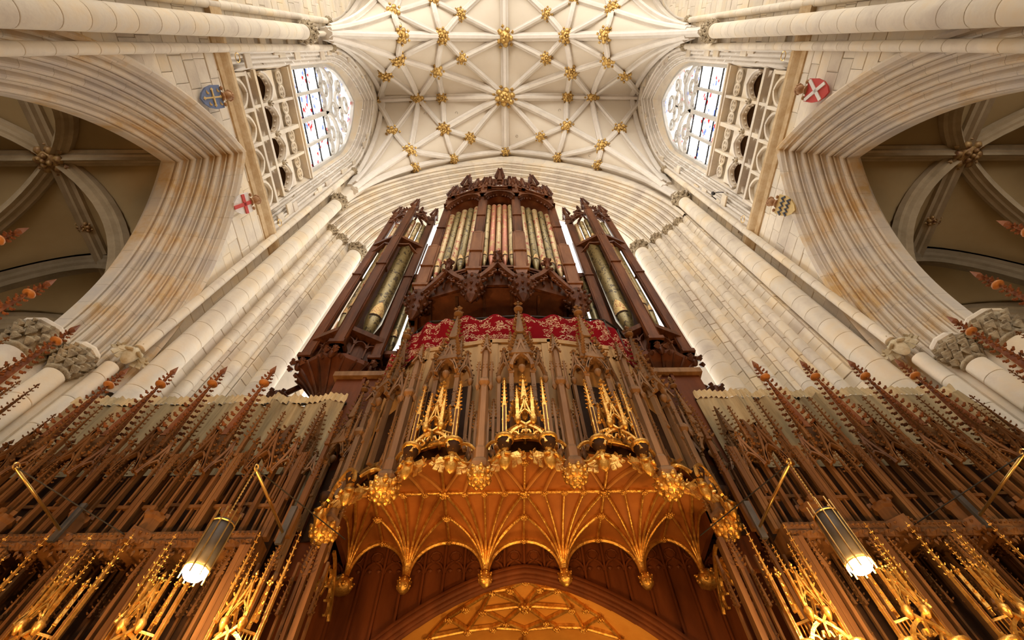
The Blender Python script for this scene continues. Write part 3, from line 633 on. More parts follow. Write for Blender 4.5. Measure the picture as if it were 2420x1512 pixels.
# ------------------------------------------------------------------ carved-wood kit (built facing -y)
def crocket(mb, p, s, out):
    o = Vector(out).normalized() * s * .55
    mb.octa((p[0] + o.x, p[1] + o.y, p[2] + o.z), s * .58, s * .58, s * .42); mb.octa((p[0] + o.x * 1.8, p[1] + o.y * 1.7, p[2] + o.z + s * .35), s * .36)
def finial(mb, c, s):
    x, y, z = c; mb.octa((x, y, z), s * .5, s * .5, s * .8)
    for k in range(4):
        a = k * PI / 2 + PI / 4; mb.octa((x + s * .7 * math.cos(a), y + s * .7 * math.sin(a), z + s * .15), s * .42)
    mb.lathe([(s * .2, 0), (s * .2, s * .8), (s * .5, s * 1.1), (s * .34, s * 1.5), (0, s * 2.3)], 6, (x, y, z), False)
def spire(mb, c, w, h, n, s, fin=True):
    x, y, z = c; mb.lathe([(w * .72, 0), (w * .10, h)], 4, c, False, PI / 4)
    for k in range(n):
        t = (k + .4) / n * .95; r = w * .72 * (1 - t) + w * .10 * t
        for j in range(4):
            a = PI / 4 + j * PI / 2; crocket(mb, (x + r * math.cos(a), y + r * math.sin(a), z + h * t), s * (1 - .35 * t), (math.cos(a), math.sin(a), .25))
    if fin: finial(mb, (x, y, z + h), s * .95)
    return mb
def gable(mb, w, h, z0, y, t=.05, s=.04, n=5, dep=.08, x=0.0, arch=True, fin=1.4):
    """crocketed gable over a cusped arch, in the plane y"""
    for sg in (-1, 1):
        pts = [(x + sg * w / 2 * (1 - q) ** 1.25, y, z0 + h * q) for q in (0, .2, .4, .6, .8, 1)]
        mb.tube(pts, rect(t, dep), up=(0, 1, 0))
        for k in range(n):
            q = (k + .6) / n; crocket(mb, (x + sg * w / 2 * (1 - q) ** 1.25, y, z0 + h * q), s, (sg, 0, .7))
        if arch:
            A = Arch(x, w * .42, z0 - h * .02, h * .46)
            mb.tube([(A.pt(sg, k / 6)[0], y, A.pt(sg, k / 6)[1]) for k in range(7)], rect(t * .8, dep), up=(0, 1, 0))
            for q in (.3, .66): u, zz_ = A.pt(sg, q, w * .05); mb.octa((u, y, zz_), w * .075, dep * .4, w * .06)
    if arch: mb.tube([(x, y, z0 + h * .47), (x, y, z0 + h * .9)], rect(t * .7, dep * .6), up=(0, 1, 0)); mb.tube([(u, y, z) for u, z in ring_path((x, z0 + h * .62), w * .1, 8)], circ(t * .3, 4), up=(0, 1, 0))
    if fin: finial(mb, (x, y, z0 + h), s * fin)
    return mb
def pinnacle(mb, c, w, hs, hp, n=5, s=None):
    """panelled square shaft, four gablets, crocketed spire"""
    x, y, z = c; s = s or w * .42
    mb.box((x, y, z + hs / 2), (w, w, hs)); mb.box((x, y, z + .02), (w * 1.3, w * 1.3, .04)); mb.box((x, y, z + hs * .5), (w * 1.16, w * 1.16, .025))
    for sg in (-1, 1): mb.box((x + sg * w * .36, y - w * .52, z + hs * .55), (w * .14, w * .1, hs * .75))
    for k in range(4):
        a = k * PI / 2; ca, sa = math.cos(a), math.sin(a)
        mb.add([(x + ca * w * .5 - sa * w * .62, y + sa * w * .5 + ca * w * .62, z + hs - w * .1), (x + ca * w * .5 + sa * w * .62, y + sa * w * .5 - ca * w * .62, z + hs - w * .1), (x + ca * w * .66, y + sa * w * .66, z + hs + w * 1.1), (x, y, z + hs + w * .5)], [(0, 1, 2), (1, 0, 3), (2, 1, 3), (0, 2, 3)])
    return spire(mb, (x, y, z + hs), w * .8, hp, n, s)
def post(mb, x, y, z0, z1, w, foot=True):
    mb.b2((x - w / 2, y - w / 2, z0), (x + w / 2, y + w / 2, z1))
    for sg in (-1, 1): mb.lathe([(w * .16, 0), (w * .16, z1 - z0)], 6, (x + sg * w * .58, y - w * .3, z0))
    if foot: mb.box((x, y, z0 + .05), (w * 1.5, w * 1.5, .1)); mb.box((x, y, z0 + (z1 - z0) * .45), (w * 1.35, w * 1.35, .06))
    return mb
def cherub(mb, s):
    """winged angel half-figure leaning out from the wall (faces -y)"""
    mb.lathe([(0, -.95 * s), (.22 * s, -.8 * s), (.38 * s, -.4 * s), (.42 * s, 0), (.36 * s, .3 * s), (.16 * s, .48 * s), (.15 * s, .56 * s), (.27 * s, .68 * s), (.3 * s, .86 * s), (.22 * s, 1.04 * s), (0, 1.12 * s)], 10, (0, 0, 0), True, 0, 1, .8)
    for sg in (-1, 1):
        mb.tube([(sg * .36 * s, -.05 * s, .28 * s), (sg * .46 * s, -.25 * s, -.05 * s), (sg * .14 * s, -.42 * s, .02 * s)], circ(.11 * s, 6), smooth=True)
    mb.octa((0, -.27 * s, .82 * s), .05 * s, .09 * s, .08 * s)
    for k in range(8): a = k * PI / 4; mb.ball((.25 * s * math.cos(a), .05 * s + .22 * s * math.sin(a), .95 * s), .1 * s, 5, 3)
    return mb
def wing(mb, s, sg):
    for k in range(5):
        a = math.radians(20 + 26 * k); L = s * (1.05 - .1 * abs(k - 2))
        mb.tube([(sg * .25 * s, .22 * s, .3 * s), (sg * (.25 * s + L * .62 * math.sin(a)), .34 * s, .34 * s - L * .35 * math.cos(a) - .05 * s), (sg * (.25 * s + L * .8 * math.sin(a)), .2 * s, .1 * s - L * .9 * math.cos(a))], [(-.13 * s, -.03 * s), (.13 * s, -.03 * s), (.1 * s, .03 * s), (-.1 * s, .03 * s)], up=(0, 1, 0))
    return mb

# ------------------------------------------------------------------ painted organ pipes
def pipe_mat(name, base, base2, motif, thr, sc=9):
    m = bpy.data.materials.new(name); m.use_nodes = True; nt = m.node_tree; N = nt.nodes; Lk = nt.links.new
    b = N['Principled BSDF']; b.inputs['Roughness'].default_value = .4; b.inputs['Metallic'].default_value = .35
    geo = N.new('ShaderNodeNewGeometry'); mp = N.new('ShaderNodeMapping'); mp.inputs['Scale'].default_value = (1, 1, .62); Lk(geo.outputs['Position'], mp.inputs[0])
    nz = N.new('ShaderNodeTexNoise'); nz.inputs['Scale'].default_value = 14; Lk(mp.outputs[0], nz.inputs[0])
    mw = N.new('ShaderNodeMix'); mw.data_type = 'VECTOR'; mw.inputs[0].default_value = .22; Lk(mp.outputs[0], mw.inputs[4]); Lk(nz.outputs['Color'], mw.inputs[5])
    v = N.new('ShaderNodeTexVoronoi'); v.inputs['Scale'].default_value = sc; v.feature = 'DISTANCE_TO_EDGE'; Lk(mw.outputs[1], v.inputs['Vector'])
    v2 = N.new('ShaderNodeTexVoronoi'); v2.inputs['Scale'].default_value = sc * 1.0; Lk(mw.outputs[1], v2.inputs['Vector'])
    r1 = N.new('ShaderNodeMath'); r1.operation = 'LESS_THAN'; r1.inputs[1].default_value = thr * .25; Lk(v.outputs['Distance'], r1.inputs[0])
    r2 = N.new('ShaderNodeMath'); r2.operation = 'LESS_THAN'; r2.inputs[1].default_value = .36; Lk(v2.outputs['Distance'], r2.inputs[0])
    mx = N.new('ShaderNodeMath'); mx.operation = 'MAXIMUM'; Lk(r1.outputs[0], mx.inputs[0]); Lk(r2.outputs[0], mx.inputs[1])
    bb = N.new('ShaderNodeMix'); bb.data_type = 'RGBA'; bb.inputs[6].default_value = (*base, 1); bb.inputs[7].default_value = (*base2, 1); Lk(nz.outputs['Fac'], bb.inputs[0])
    mc = N.new('ShaderNodeMix'); mc.data_type = 'RGBA'; mc.inputs[7].default_value = (*motif, 1); Lk(mx.outputs[0], mc.inputs[0]); Lk(bb.outputs[2], mc.inputs[6])
    Lk(mc.outputs[2], b.inputs['Base Color']); return m
M['pipe_cream'] = pipe_mat('pipe_cream_red', (.46, .34, .16), (.56, .43, .23), (.36, .09, .05), .035)
M['pipe_pink'] = pipe_mat('pipe_rose', (.44, .13, .085), (.52, .22, .14), (.50, .34, .14), .04)
M['pipe_olive'] = pipe_mat('pipe_olive', (.24, .18, .07), (.33, .26, .11), (.09, .065, .03), .05)
M['pipe_buff'] = pipe_mat('pipe_buff', (.42, .32, .15), (.50, .39, .20), (.20, .14, .05), .03)
M['leaf'] = pipe_mat('mouth_gilt', (.72, .52, .20), (.82, .62, .26), (.42, .12, .05), .06, 22)
def organ_pipe(parent, x, y, z0, zm, z1, r, mt, yaw=0.0):
    Mx = T(x, y, 0) @ RZ(yaw)
    o = part('organ_pipe', MB().lathe([(r * .28, z0), (r * .95, zm - .06), (r, zm), (r, z1 - .03), (r * 1.04, z1 - .03), (r * 1.04, z1), (r * .9, z1)], 18, (0, 0, 0)), M[mt], parent, Mx)
    w = r * .8; h = r * 2.9; rows = []
    for q in range(7):
        t = q / 6; ww = w * (1 - t ** 2.2); rows.append([(r * 1.03 * math.sin(ww / r * k), -r * 1.03 * math.cos(ww / r * k), zm + .02 + h * t) for k in (-1, -.5, 0, .5, 1)])
    part('mouth_leaf', MB().grid(rows), M['leaf'], o, Mx)
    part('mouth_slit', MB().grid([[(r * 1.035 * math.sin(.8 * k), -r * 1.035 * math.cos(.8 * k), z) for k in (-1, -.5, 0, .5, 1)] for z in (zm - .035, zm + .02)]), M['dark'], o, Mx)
    return o

# ------------------------------------------------------------------ organ
OX = -.41
org = thing('pipe_organ', 'tall carved oak organ case with painted pipes and pinnacled towers', 'organ', T(OX, 5.2, 8.4))
OP = lambda name, mb, mt='oak', label=None: part(name, mb, M[mt], org, T(OX, 0, 0), label)
QX = [(-1.74, 4.78), (-.53, 4.4), (.53, 4.4), (1.74, 4.78)]
random.seed(3)
def face(i, pts): a, b = pts[i], pts[i + 1]; return a, b, math.atan2(b[1] - a[1], b[0] - a[0]), math.hypot(b[0] - a[0], b[1] - a[1])
for i, (x, y) in enumerate(QX):
    OP('case_post', post(MB(), x, y, 13.6, 17.3, .19))
    mb = post(MB(), x, y - .04, 11.15, 13.7, .23); mb.lathe([(.03, 10.85), (.16, 11.05), (.2, 11.15)], 4, (x, y - .04, 0), False, PI / 4); mb.box((x, y - .06, 13.75), (.2, .2, .25), 0, .5); OP('post_buttress', mb, 'lit_oak')
    mb = MB()                                                # carved pendant corbel under each post
    mb.lathe([(.02, 9.95), (.12, 10.15), (.16, 10.35), (.26, 10.6), (.24, 10.75), (.16, 10.85), (.18, 11.0)], 8, (x, y, 0), False)
    leaf_ring(mb, .15, 10.25, 8, .045, 0, (x, y), soft=True); leaf_ring(mb, .21, 10.45, 10, .05, .5, (x, y), soft=True); leaf_ring(mb, .27, 10.66, 12, .05, 0, (x, y), soft=True); OP('post_corbel', mb)
    mb = MB(); pinnacle(mb, (x, y - .1, 17.3), .2, 1.05, 1.5 if i in (0, 3) else 1.35, 6, .10); OP('crown_pinnacle', mb)
tops = [[.62, .9, 1.0, .85, .7], [.8, .9, 1.0, .9, .8], [.7, .85, 1.0, .9, .62]]
mats = [['pipe_cream', 'pipe_olive', 'pipe_cream', 'pipe_olive', 'pipe_cream'], ['pipe_buff', 'pipe_pink', 'pipe_cream', 'pipe_pink', 'pipe_buff'], ['pipe_cream', 'pipe_olive', 'pipe_cream', 'pipe_olive', 'pipe_cream']]
for i in range(3):
    a, b, ang, L = face(i, QX); F = T(OX + a[0], a[1], 0) @ RZ(ang)
    FP = lambda name, mb, mt='oak': part(name, mb, M[mt], org, F)
    pw = (L - .22) / 5.0
    for k in range(5):
        u = .11 + pw * (k + .5); p = F @ Vector((u, .06, 0))
        organ_pipe(org, p.x, p.y, 11.74, 12.42, 16.35 + .3 * tops[i][k], pw * .46, mats[i][k], ang)
    FP('base_rail', MB().b2((.06, -.03, 11.62), (L - .06, .2, 11.72)).b2((.08, 0, 11.56), (L - .08, .12, 11.62)))
    mb = MB().b2((.05, .08, 10.9), (L - .05, .14, 11.6))    # tracery panel under the pipes
    for k in range(6): u = .14 + (L - .28) * k / 5; mb.b2((u - .02, .02, 11.1), (u + .02, .1, 11.58))
    for k in range(5):
        c = .14 + (L - .28) * (k + .5) / 5; A = Arch(c, (L - .28) / 10, 11.36, (L - .28) / 10 * 1.3)
        for s2 in (-1, 1): mb.tube([(A.pt(s2, t / 4)[0], .05, A.pt(s2, t / 4)[1]) for t in range(5)], rect(.03, .06), up=(0, 1, 0))
    FP('tracery_panel', mb)
    mb = MB()                                                # ogee arch hanging in front of the panel
    for s2 in (-1, 1):
        pts = [(L / 2 + s2 * (L / 2 - .08) * (1 - t) ** 1.0 * (1 - .35 * math.sin(PI * t)), -.1, 10.75 + .95 * t + .22 * math.sin(PI * t) * (1 - t)) for t in [k / 9 for k in range(10)]]
        mb.tube(pts, [(-.05, -.06), (.05, -.06), (.07, .06), (-.07, .06)], up=(0, 1, 0))
        for q in (1, 2, 3, 4, 5, 6, 7): crocket(mb, (pts[q][0], -.12, pts[q][2] - .05), .055, (-s2 * .3, 0, -1)); crocket(mb, (pts[q][0], -.1, pts[q][2] + .05), .05, (s2, 0, .8))
        for q in (1, 3, 5):
            mb.tube([(pts[q][0] - s2 * (.02 + .09 * math.sin(t)), -.1, pts[q][2] - .12 - .07 * math.cos(t)) for t in [PI * j / 5 for j in range(6)]], rect(.025, .04), up=(0, 1, 0)); mb.ball((pts[q][0] - s2 * .03, -.1, pts[q][2] - .22), .035, 6, 4)
    finial(mb, (L / 2, -.12, 11.6), .12); mb.lathe([(.04, 11.7), (.05, 11.95), (.1, 12.05), (.04, 12.12), (.09, 12.2), (0, 12.42)], 6, (L / 2, -.12, 0), False)
    leaf_ring(mb, .09, 12.05, 5, .055, 0, (L / 2, -.12)); FP('ogee_arch', mb)
    # hood over the pipes
    A = Arch(L / 2, L / 2 - .1, 16.95, (L / 2 - .1) * 1.32)
    mb = MB(); plate(mb, lambda u, d, z: (u, d, z), A, 0, .04, L - .04, 17.95, -.16, -.02, 18)
    for s2 in (-1, 1):
        for t in (.12, .3, .48, .66, .84): u, z = A.pt(s2, t, .03); mb.octa((u, -.09, z), .045, .05, .06)
        mb.tube([(A.pt(s2, t / 8, -.05)[0], -.19, A.pt(s2, t / 8, -.05)[1]) for t in range(9)], rect(.06, .08), up=(0, 1, 0))
    FP('hood_arch', mb)
    FP('hood_soffit', MB().grid([[(L / 2 + (L / 2 - .1) * math.cos(PI * k / 10), y_, 16.9 + .75 * math.sin(PI * k / 10) + dz) for k in range(11)] for y_, dz in ((-.05, .1), (.3, .05), (.6, -.5))]), 'hoodred')
    FP('case_back', MB().b2((.02, .30, 11.0), (L - .02, .34, 17.6)))
    FP('cornice', MB().b2((0, -.26, 17.92), (L, .2, 18.04)).b2((-.02, -.2, 17.84), (L + .02, .1, 17.92)))
    mb = MB(); gable(mb, L * .64, 1.35, 18.0, -.22, .08, .10, 6, .1, L / 2, True, 0)
    FP('crown_gable', mb)
    mb = MB(); spire(mb, (L / 2, -.22, 18.75), .17, 1.8 if i == 1 else 1.6, 8, .12); FP('crown_spire', mb)
    for s2 in (-1, 1):
        for q, hh in ((.20, .8), (.43, .7)): mb = MB(); spire(mb, (L / 2 + s2 * L * q, -.24, 18.1), .09, hh, 5, .065); FP('crest_spike', mb)
    for s2 in (-1, 1):
        mb = MB(); pinnacle(mb, (L / 2 + s2 * L * .33, -.22, 17.86), .12, .6, .95, 5, .07); FP('small_pinnacle', mb)
    mb = MB()
    for k in range(9): u = .06 + (L - .12) * k / 8; mb.octa((u, -.26, 18.12), .045, .04, .09)
    FP('cresting', mb)
# returns at the sides of the centre case and the cove below it
for s2 in (-1, 1):
    x = s2 * 1.74
    OP('case_side', MB().b2((x - .05, 4.85, 10.9), (x + .05, 5.6, 17.6)).b2((x - .08, 4.8, 17.6), (x + .08, 5.65, 17.8)), 'oak')
    OP('side_post', post(MB(), x + s2 * .12, 5.25, 10.6, 17.0, .13)); OP('side_post', post(MB(), x + s2 * .16, 5.6, 10.2, 16.2, .13))
    mb = MB(); pinnacle(mb, (x + s2 * .12, 5.25, 17.0), .13, .6, 1.0, 4, .06); OP('crown_pinnacle', mb)
    mb = MB(); pinnacle(mb, (x + s2 * .16, 5.6, 16.2), .12, .5, .9, 4, .055); OP('crown_pinnacle', mb)
rows = []
for t in [k / 8 for k in range(9)]:
    z = 10.9 - 1.5 * t ** 1.4; yy = .15 + 1.3 * (t ** .8); rows.append([(x, y + yy * 1.0, z) for x, y in [(-1.8, 4.8), (-1.2, 4.6), (-.53, 4.42), (0, 4.4), (.53, 4.42), (1.2, 4.6), (1.8, 4.8)]])
OP('cove', MB().grid(rows), 'deepwood')
for x in (-1.5, -.9, -.3, .3, .9, 1.5): OP('cove_rib', MB().tube([(x, 4.42 + abs(x) * .2 + .13 + 1.3 * (t ** .8), 10.88 - 1.5 * t ** 1.4 - .02) for t in [k / 8 for k in range(9)]], rect(.06, .06)), 'oak')
OP('cove_end', MB().prism([(4.9, 10.9), (6.3, 9.3), (6.3, 10.9)], 'x', -1.82, -1.76), 'oak'); OP('cove_end', MB().prism([(4.9, 10.9), (6.3, 9.3), (6.3, 10.9)], 'x', 1.76, 1.82), 'oak')
OP('console_back', MB().b2((-3.3, 6.3, 7.2), (3.3, 6.45, 10.9)), 'deepwood')
# recessed flats between the centre and the towers
for s2 in (-1, 1):
    OP('flat_panel', MB().b2((s2 * 1.9 - .02, 5.75, 9.0), (s2 * 2.5, 5.9, 9.75)), 'oak')
    OP('flat_rail', MB().b2((s2 * 1.85, 5.45, 9.7), (s2 * 2.55, 5.85, 9.82)), 'oak')
    for k in range(2): organ_pipe(org, OX + s2 * (2.05 + .27 * k), 5.62, 9.85, 10.5, 13.6, .105, 'pipe_olive')
    OP('flat_head', MB().b2((s2 * 1.85, 5.5, 13.5), (s2 * 2.55, 5.75, 13.75)), 'oak')
# the two towers
for s2 in (-1, 1):
    P3 = [(s2 * 3.80, 5.34), (s2 * 3.11, 5.05), (s2 * 2.44, 5.42)]
    for i, (x, y) in enumerate(P3):
        OP('tower_post', post(MB(), x, y, 9.35, 18.0, .20 if i == 1 else .17))
        mb = MB(); pinnacle(mb, (x, y, 18.0), .17, .5, 1.0, 6, .09); OP('tower_pinnacle', mb)
        c = cherub(MB(), .2).xf(T(x, y - .05, 9.12) @ RZ(-s2 * .4 * (1 - i))); leaf_ring(c, .17, 9.05, 6, .07, 0, (x, y)); OP('carved_head', c)
    for i in range(2):
        a, b = P3[i], P3[i + 1]
        if a[0] > b[0]: a, b = b, a
        ang = math.atan2(b[1] - a[1], b[0] - a[0]); L = math.hypot(b[0] - a[0], b[1] - a[1]); F = T(OX + a[0], a[1], 0) @ RZ(ang)
        FP = lambda name, mb, mt='oak': part(name, mb, M[mt], org, F)
        inner = i == 1
        p = F @ Vector((L / 2 + (.02 if inner else s2 * -.10), .17 if inner else .12, 0))
        organ_pipe(org, p.x, p.y, 10.05 if inner else 10.3, 10.95 if inner else 11.2, 15.2, .2 if inner else .15, 'pipe_olive' if inner else 'pipe_cream', ang)
        if not inner: p = F @ Vector((L / 2 + s2 * .17, .16, 0)); organ_pipe(org, p.x, p.y, 10.3, 11.2, 15.2, .10, 'pipe_olive', ang)
        for k in range(3):
            p = F @ Vector((L * (.25 + .25 * k), .14, 0)); organ_pipe(org, p.x, p.y, 15.55, 15.9, 17.6, .085, ['pipe_cream', 'pipe_buff', 'pipe_olive'][k], ang)
        FP('tower_rail', MB().b2((0, -.1, 9.95), (L, .2, 10.1))); FP('tower_rail', MB().b2((-.02, -.12, 15.35), (L + .02, .2, 15.5)))
        mb = MB().b2((0, .1, 9.3), (L, .14, 9.95))
        for k in range(3):
            A = Arch(L * (k + .5) / 3, L / 6.6, 9.7, .16)
            for s3 in (-1, 1): mb.tube([(A.pt(s3, t / 4)[0], .04, A.pt(s3, t / 4)[1]) for t in range(5)], rect(.03, .06), up=(0, 1, 0))
            mb.b2((L * k / 3 - .015, .02, 9.35), (L * k / 3 + .015, .1, 9.95))
        FP('tower_panel', mb)
        mb = MB(); gable(mb, L * .95, .75, 17.5, -.06, .07, .09, 5, .1, L / 2); FP('tower_gable', mb)
        mb = MB(); gable(mb, L * .9, .42, 14.85, -.04, .05, .06, 3, .08, L / 2, False, 0); FP('tower_arch', mb)
    mb = MB(); cx, cy = s2 * 3.12, 5.5                        # crown arcs, inverted cone below
    for k in range(6):
        a = k * PI / 3; mb.tube([(cx + .62 * math.cos(a) * math.cos(t), cy + .5 * math.sin(a) * math.cos(t), 18.1 + .95 * math.sin(t)) for t in [j * PI / 12 for j in range(7)]], rect(.07, .07))
        for t in (.3, .6, .9, 1.2): crocket(mb, (cx + .62 * math.cos(a) * math.cos(t), cy + .5 * math.sin(a) * math.cos(t), 18.1 + .95 * math.sin(t)), .1, (math.cos(a), math.sin(a), .6))
    finial(mb, (cx, cy, 19.1), .13); OP('tower_crown', mb)
    mb = MB().lathe([(.06, 8.05), (.14, 8.2), (.3, 8.5), (.55, 8.8), (.78, 9.02), (.8, 9.12)], 10, (cx, 5.6, 0), False, 0, 1, .75); OP('tower_corbel', mb, 'deepwood')
    mb = MB()
    for k in range(11): a = PI + k * PI / 10; mb.tube([(cx + r * math.cos(a), 5.6 + r * .75 * math.sin(a), z) for r, z in ((.1, 8.14), (.32, 8.5), (.57, 8.8), (.8, 9.02))], rect(.03, .03))
    leaf_ring(mb, .2, 8.2, 7, .07, 0, (cx, 5.55)); OP('corbel_rib', mb)
    OP('tower_back', MB().b2((cx - .6, 5.95, 9.1), (cx + .6, 6.0, 17.3)), 'oak')
    x = s2 * 4.1; mb = MB(); mb.lathe([(.03, 8.3), (.16, 8.45), (.2, 8.62), (.1, 8.75), (.05, 8.8)], 8, (x, 5.7, 0), False); leaf_ring(mb, .17, 8.58, 6, .09, 0, (x, 5.7)); mb.rod((x, 5.7, 8.7), (x - s2 * .3, 5.7, 9.0), .06); OP('pendant', mb)
# ------------------------------------------------------------------ choir screen below the organ
SX = -.03
scr = thing('choir_screen', 'carved oak choir screen with gilded canopies and a ribbed porch over the doorway', 'screen', T(SX, 5.6, 0))
SP = lambda name, mb, mt='screen', label=None, F=I4: part(name, mb, M[mt], scr, T(SX, 0, 0) @ F, label)
random.seed(11)
FR = [(-2.2, 4.58), (-1.455, 3.92), (-.485, 3.76), (.485, 3.76), (1.455, 3.92), (2.2, 4.58)]
BK = [(x, 5.6) for x in (-2.2, -1.455, -.485, .485, 1.455, 2.2)]
PZ0, PH = 5.03, .50
def porch_z(x, y):
    t = 9
    for (a, b) in FR + BK:
        hw = .485 if abs(a) < 2 else .38
        t = min(t, ((abs(x - a) / hw) ** 2.6 + (abs(y - b) / .92) ** 2.6) ** (1 / 2.6))
    t = min(1, t); return PZ0 + PH * math.sqrt(max(0, 1 - (1 - t) ** 2)) ** .9 if t > 0 else PZ0
def yfront(x):
    x = abs(x)
    return 3.76 if x < .485 else 3.76 + .16 * (x - .485) / .97 if x < 1.455 else 3.92 + .66 * min(1, (x - 1.455) / .745)
NX, NY = 88, 36
SP('porch_vault', MB().grid([[(x, (lambda q: yfront(x) + (5.62 - yfront(x)) * q)(.5 - .5 * math.cos(PI * j / NY)), 0) for j in range(NY + 1)] for x in [-2.2 + 4.4 * i / NX for i in range(NX + 1)]]), 'porch')
pv = scr.children[-1].data
for v in pv.vertices: v.co.z = porch_z(v.co.x, v.co.y) + .02
RP = [(-.016, .02), (-.016, -.016), (-.006, -.03), (.006, -.03), (.016, -.016), (.016, .02)]
YR = 4.67
def prib(a, b, n=12, spring=True, mt='gold', k=1.0):
    SP('porch_rib', vault_rib(Vector((a[0], a[1], PZ0)), Vector((b[0], b[1], 0)), porch_z, [(p * k, q * k) for p, q in RP], n, spring), mt)
cent = [-1.83, -.97, 0, .97, 1.83]
for i, (x, y) in enumerate(BK):
    prib((x, y), (x, YR))
    for c in ([cent[i - 1]] if i else []) + ([cent[i]] if i < 5 else []):
        prib((x, y), (c, YR)); prib((x, y), (c, 5.6), k=1.5); prib((x, y), (c, 5.1)); prib((x, y), ((x + c) / 2, YR))
for i, (x, y) in enumerate(FR):
    for c in ([cent[i - 1]] if i else []) + ([cent[i]] if i < 5 else []):
        prib((x, y), (c, YR), mt='goldwood'); prib((x, y), (c, yfront(c)), k=1.3); prib((x, y), ((x + c) / 2, YR), mt='goldwood')
for c in cent: prib((c, 5.6), (c, YR), 6, False); prib((c, YR), (c, yfront(c) + .02), 6, False)
prib((-2.1, YR), (2.1, YR), 40, False)
SB = [boss_mesh(k, .062, M['gold']) for k in range(4)]
i = 0
for c in cent:
    for y, s in ((5.57, .75), (5.1, .9), (YR, 1.25), (4.15 if abs(c) < 1.5 else 4.45, .8)):
        put('porch_boss', SB[i % 4], scr, T(SX + c, y, porch_z(c, y) - .045) @ Matrix.Diagonal((s, s, s, 1))); i += 1
for x in (-1.7, -1.2, -.72, -.24, .24, .72, 1.2, 1.7, -.485, .485, -1.455, 1.455): put('porch_boss', SB[i % 4], scr, T(SX + x, YR, porch_z(x, YR) - .04) @ Matrix.Diagonal((.72, .72, .72, 1))); i += 1
for x, y in BK:
    mb = MB().lathe([(.03, 0), (.075, .05), (.085, .12), (.06, .17), (.05, .2)], 8); leaf_ring(mb, .06, .07, 6, .03, soft=True); leaf_ring(mb, .07, .14, 7, .025, .5, soft=True)
    k = 1.7 if abs(x) > 2 else 1.0; SP('wall_corbel', mb, 'gold', None, T(x, 5.56, PZ0 - (.14 if abs(x) < .5 else .2)) @ Matrix.Diagonal((k, k, 1, 1)))
# back wall: upright boards with traceried heads above the door arch
class DoorArch:
    c, W, zs, h = 0.0, 2.35, 3.1, 1.95
    def z(s, u, o=0.0): q = abs(u) / (s.W - o); return s.zs + (s.h - o * .8) * max(0, 1 - q ** 1.5) ** .62 if q < 1 else s.zs
DA = DoorArch(); nb = 20
for k in range(nb):
    x0 = -2.5 + 5.0 * k / nb; x1 = x0 + 5.0 / nb; zl = min(max(2.6, DA.z(x0)), max(2.6, DA.z(x1))) - .02
    mb = MB().prism([(x0 + .006 + (x1 - x0 - .012) * t / 4, max(2.6, DA.z(x0 + (x1 - x0) * t / 4) - .02)) for t in range(5)] + [(x1 - .006, 5.75), (x0 + .006, 5.75)], 'y', 5.66, 5.72)
    mb.b2((x0 - .012, 5.62, max(2.6, DA.z(x0))), (x0 + .012, 5.68, 5.72)); w = x1 - x0
    if zl < 5.1:
        A = Arch((x0 + x1) / 2, w * .45, 5.12, w * .6)
        for s2 in (-1, 1):
            mb.tube([(A.pt(s2, t / 4)[0], 5.645, A.pt(s2, t / 4)[1]) for t in range(5)], rect(.02, .03), up=(0, 1, 0)); mb.octa((A.c + s2 * w * .22, 5.645, 5.16), .03, .02, .03)
        mb.tube([(u, 5.645, z) for u, z in ring_path((A.c, 5.34), w * .28, 8)], circ(.009, 4), up=(0, 1, 0))
    SP('wall_board', mb, 'deepwood')
def door_path(o, y, n=36): return [(u, y, DA.z(u, o)) for u in [-(2.35 - o) + 2 * (2.35 - o) * k / n for k in range(n + 1)]]
for j, (o, y, r) in enumerate(((-.13, 5.60, .04), (-.07, 5.60, .045), (-.01, 5.62, .035), (.03, 5.64, .03))):
    SP('door_moulding', MB().tube(door_path(o, y), circ(r, 6), up=(0, 1, 0), smooth=True), 'deepwood')
SP('door_reveal', MB().grid([[(p[0], p[1], p[2]) for p in door_path(.0, 5.6)], [(p[0], p[1], p[2]) for p in door_path(.04, 5.69)]]), 'deepwood')
# vault of the passage behind the door
def pass_z(x, y): return 5.16 - .16 * x * x - .05 * max(0, y - 7.0)
SP('passage_vault', MB().grid([[(x, y, pass_z(x, y) + .03) for x in [-2.4 + 4.8 * k / 24 for k in range(25)]] for y in [5.66 + 4.1 * k / 12 for k in range(13)]]), 'passage')
pn = {'c': (1240, 1428), 'n': (1242, 1368), 'a': (1162, 1395), 'b': (1318, 1390), 'd': (1140, 1440), 'e': (1350, 1435), 'f': (1195, 1468), 'g': (1290, 1465), 'h': (1240, 1485), 'i': (1100, 1433), 'j': (1383, 1435), 'k': (1060, 1458), 'l': (1418, 1456), 'm': (1105, 1487), 'o': (1378, 1480), 'p': (1165, 1480), 'q': (1315, 1478), 'r': (1205, 1388), 's': (1275, 1386), 'x': (1015, 1505), 'y': (1465, 1505), 'z': (1240, 1512)}
PN = {}
for k, (a, b) in pn.items():
    p = on_surface(a, b, pass_z, 4, 12); PN[k] = Vector((p.x, p.y, pass_z(p.x, p.y)))
for e in 'ca cb cd ce cf cg cr cs rn sn ra sb ai bj ad be ik jl dm eo df eg fh gh fp gq pm qo ik kx ly km lo hz mx oy hp hq'.split():
    a, b = PN[e[0]], PN[e[1]]
    part('passage_rib', MB().tube([a.lerp(b, t) for t in (0, 1)], [(p * 1.2, q * 1.2) for p, q in RP]), M['gold'], scr)
for j, k in enumerate(pn):
    s = 1.7 if k == 'c' else .95; put('passage_boss', SB[j % 4], scr, T(PN[k].x, PN[k].y, PN[k].z - .05) @ Matrix.Diagonal((s, s, s, 1)))
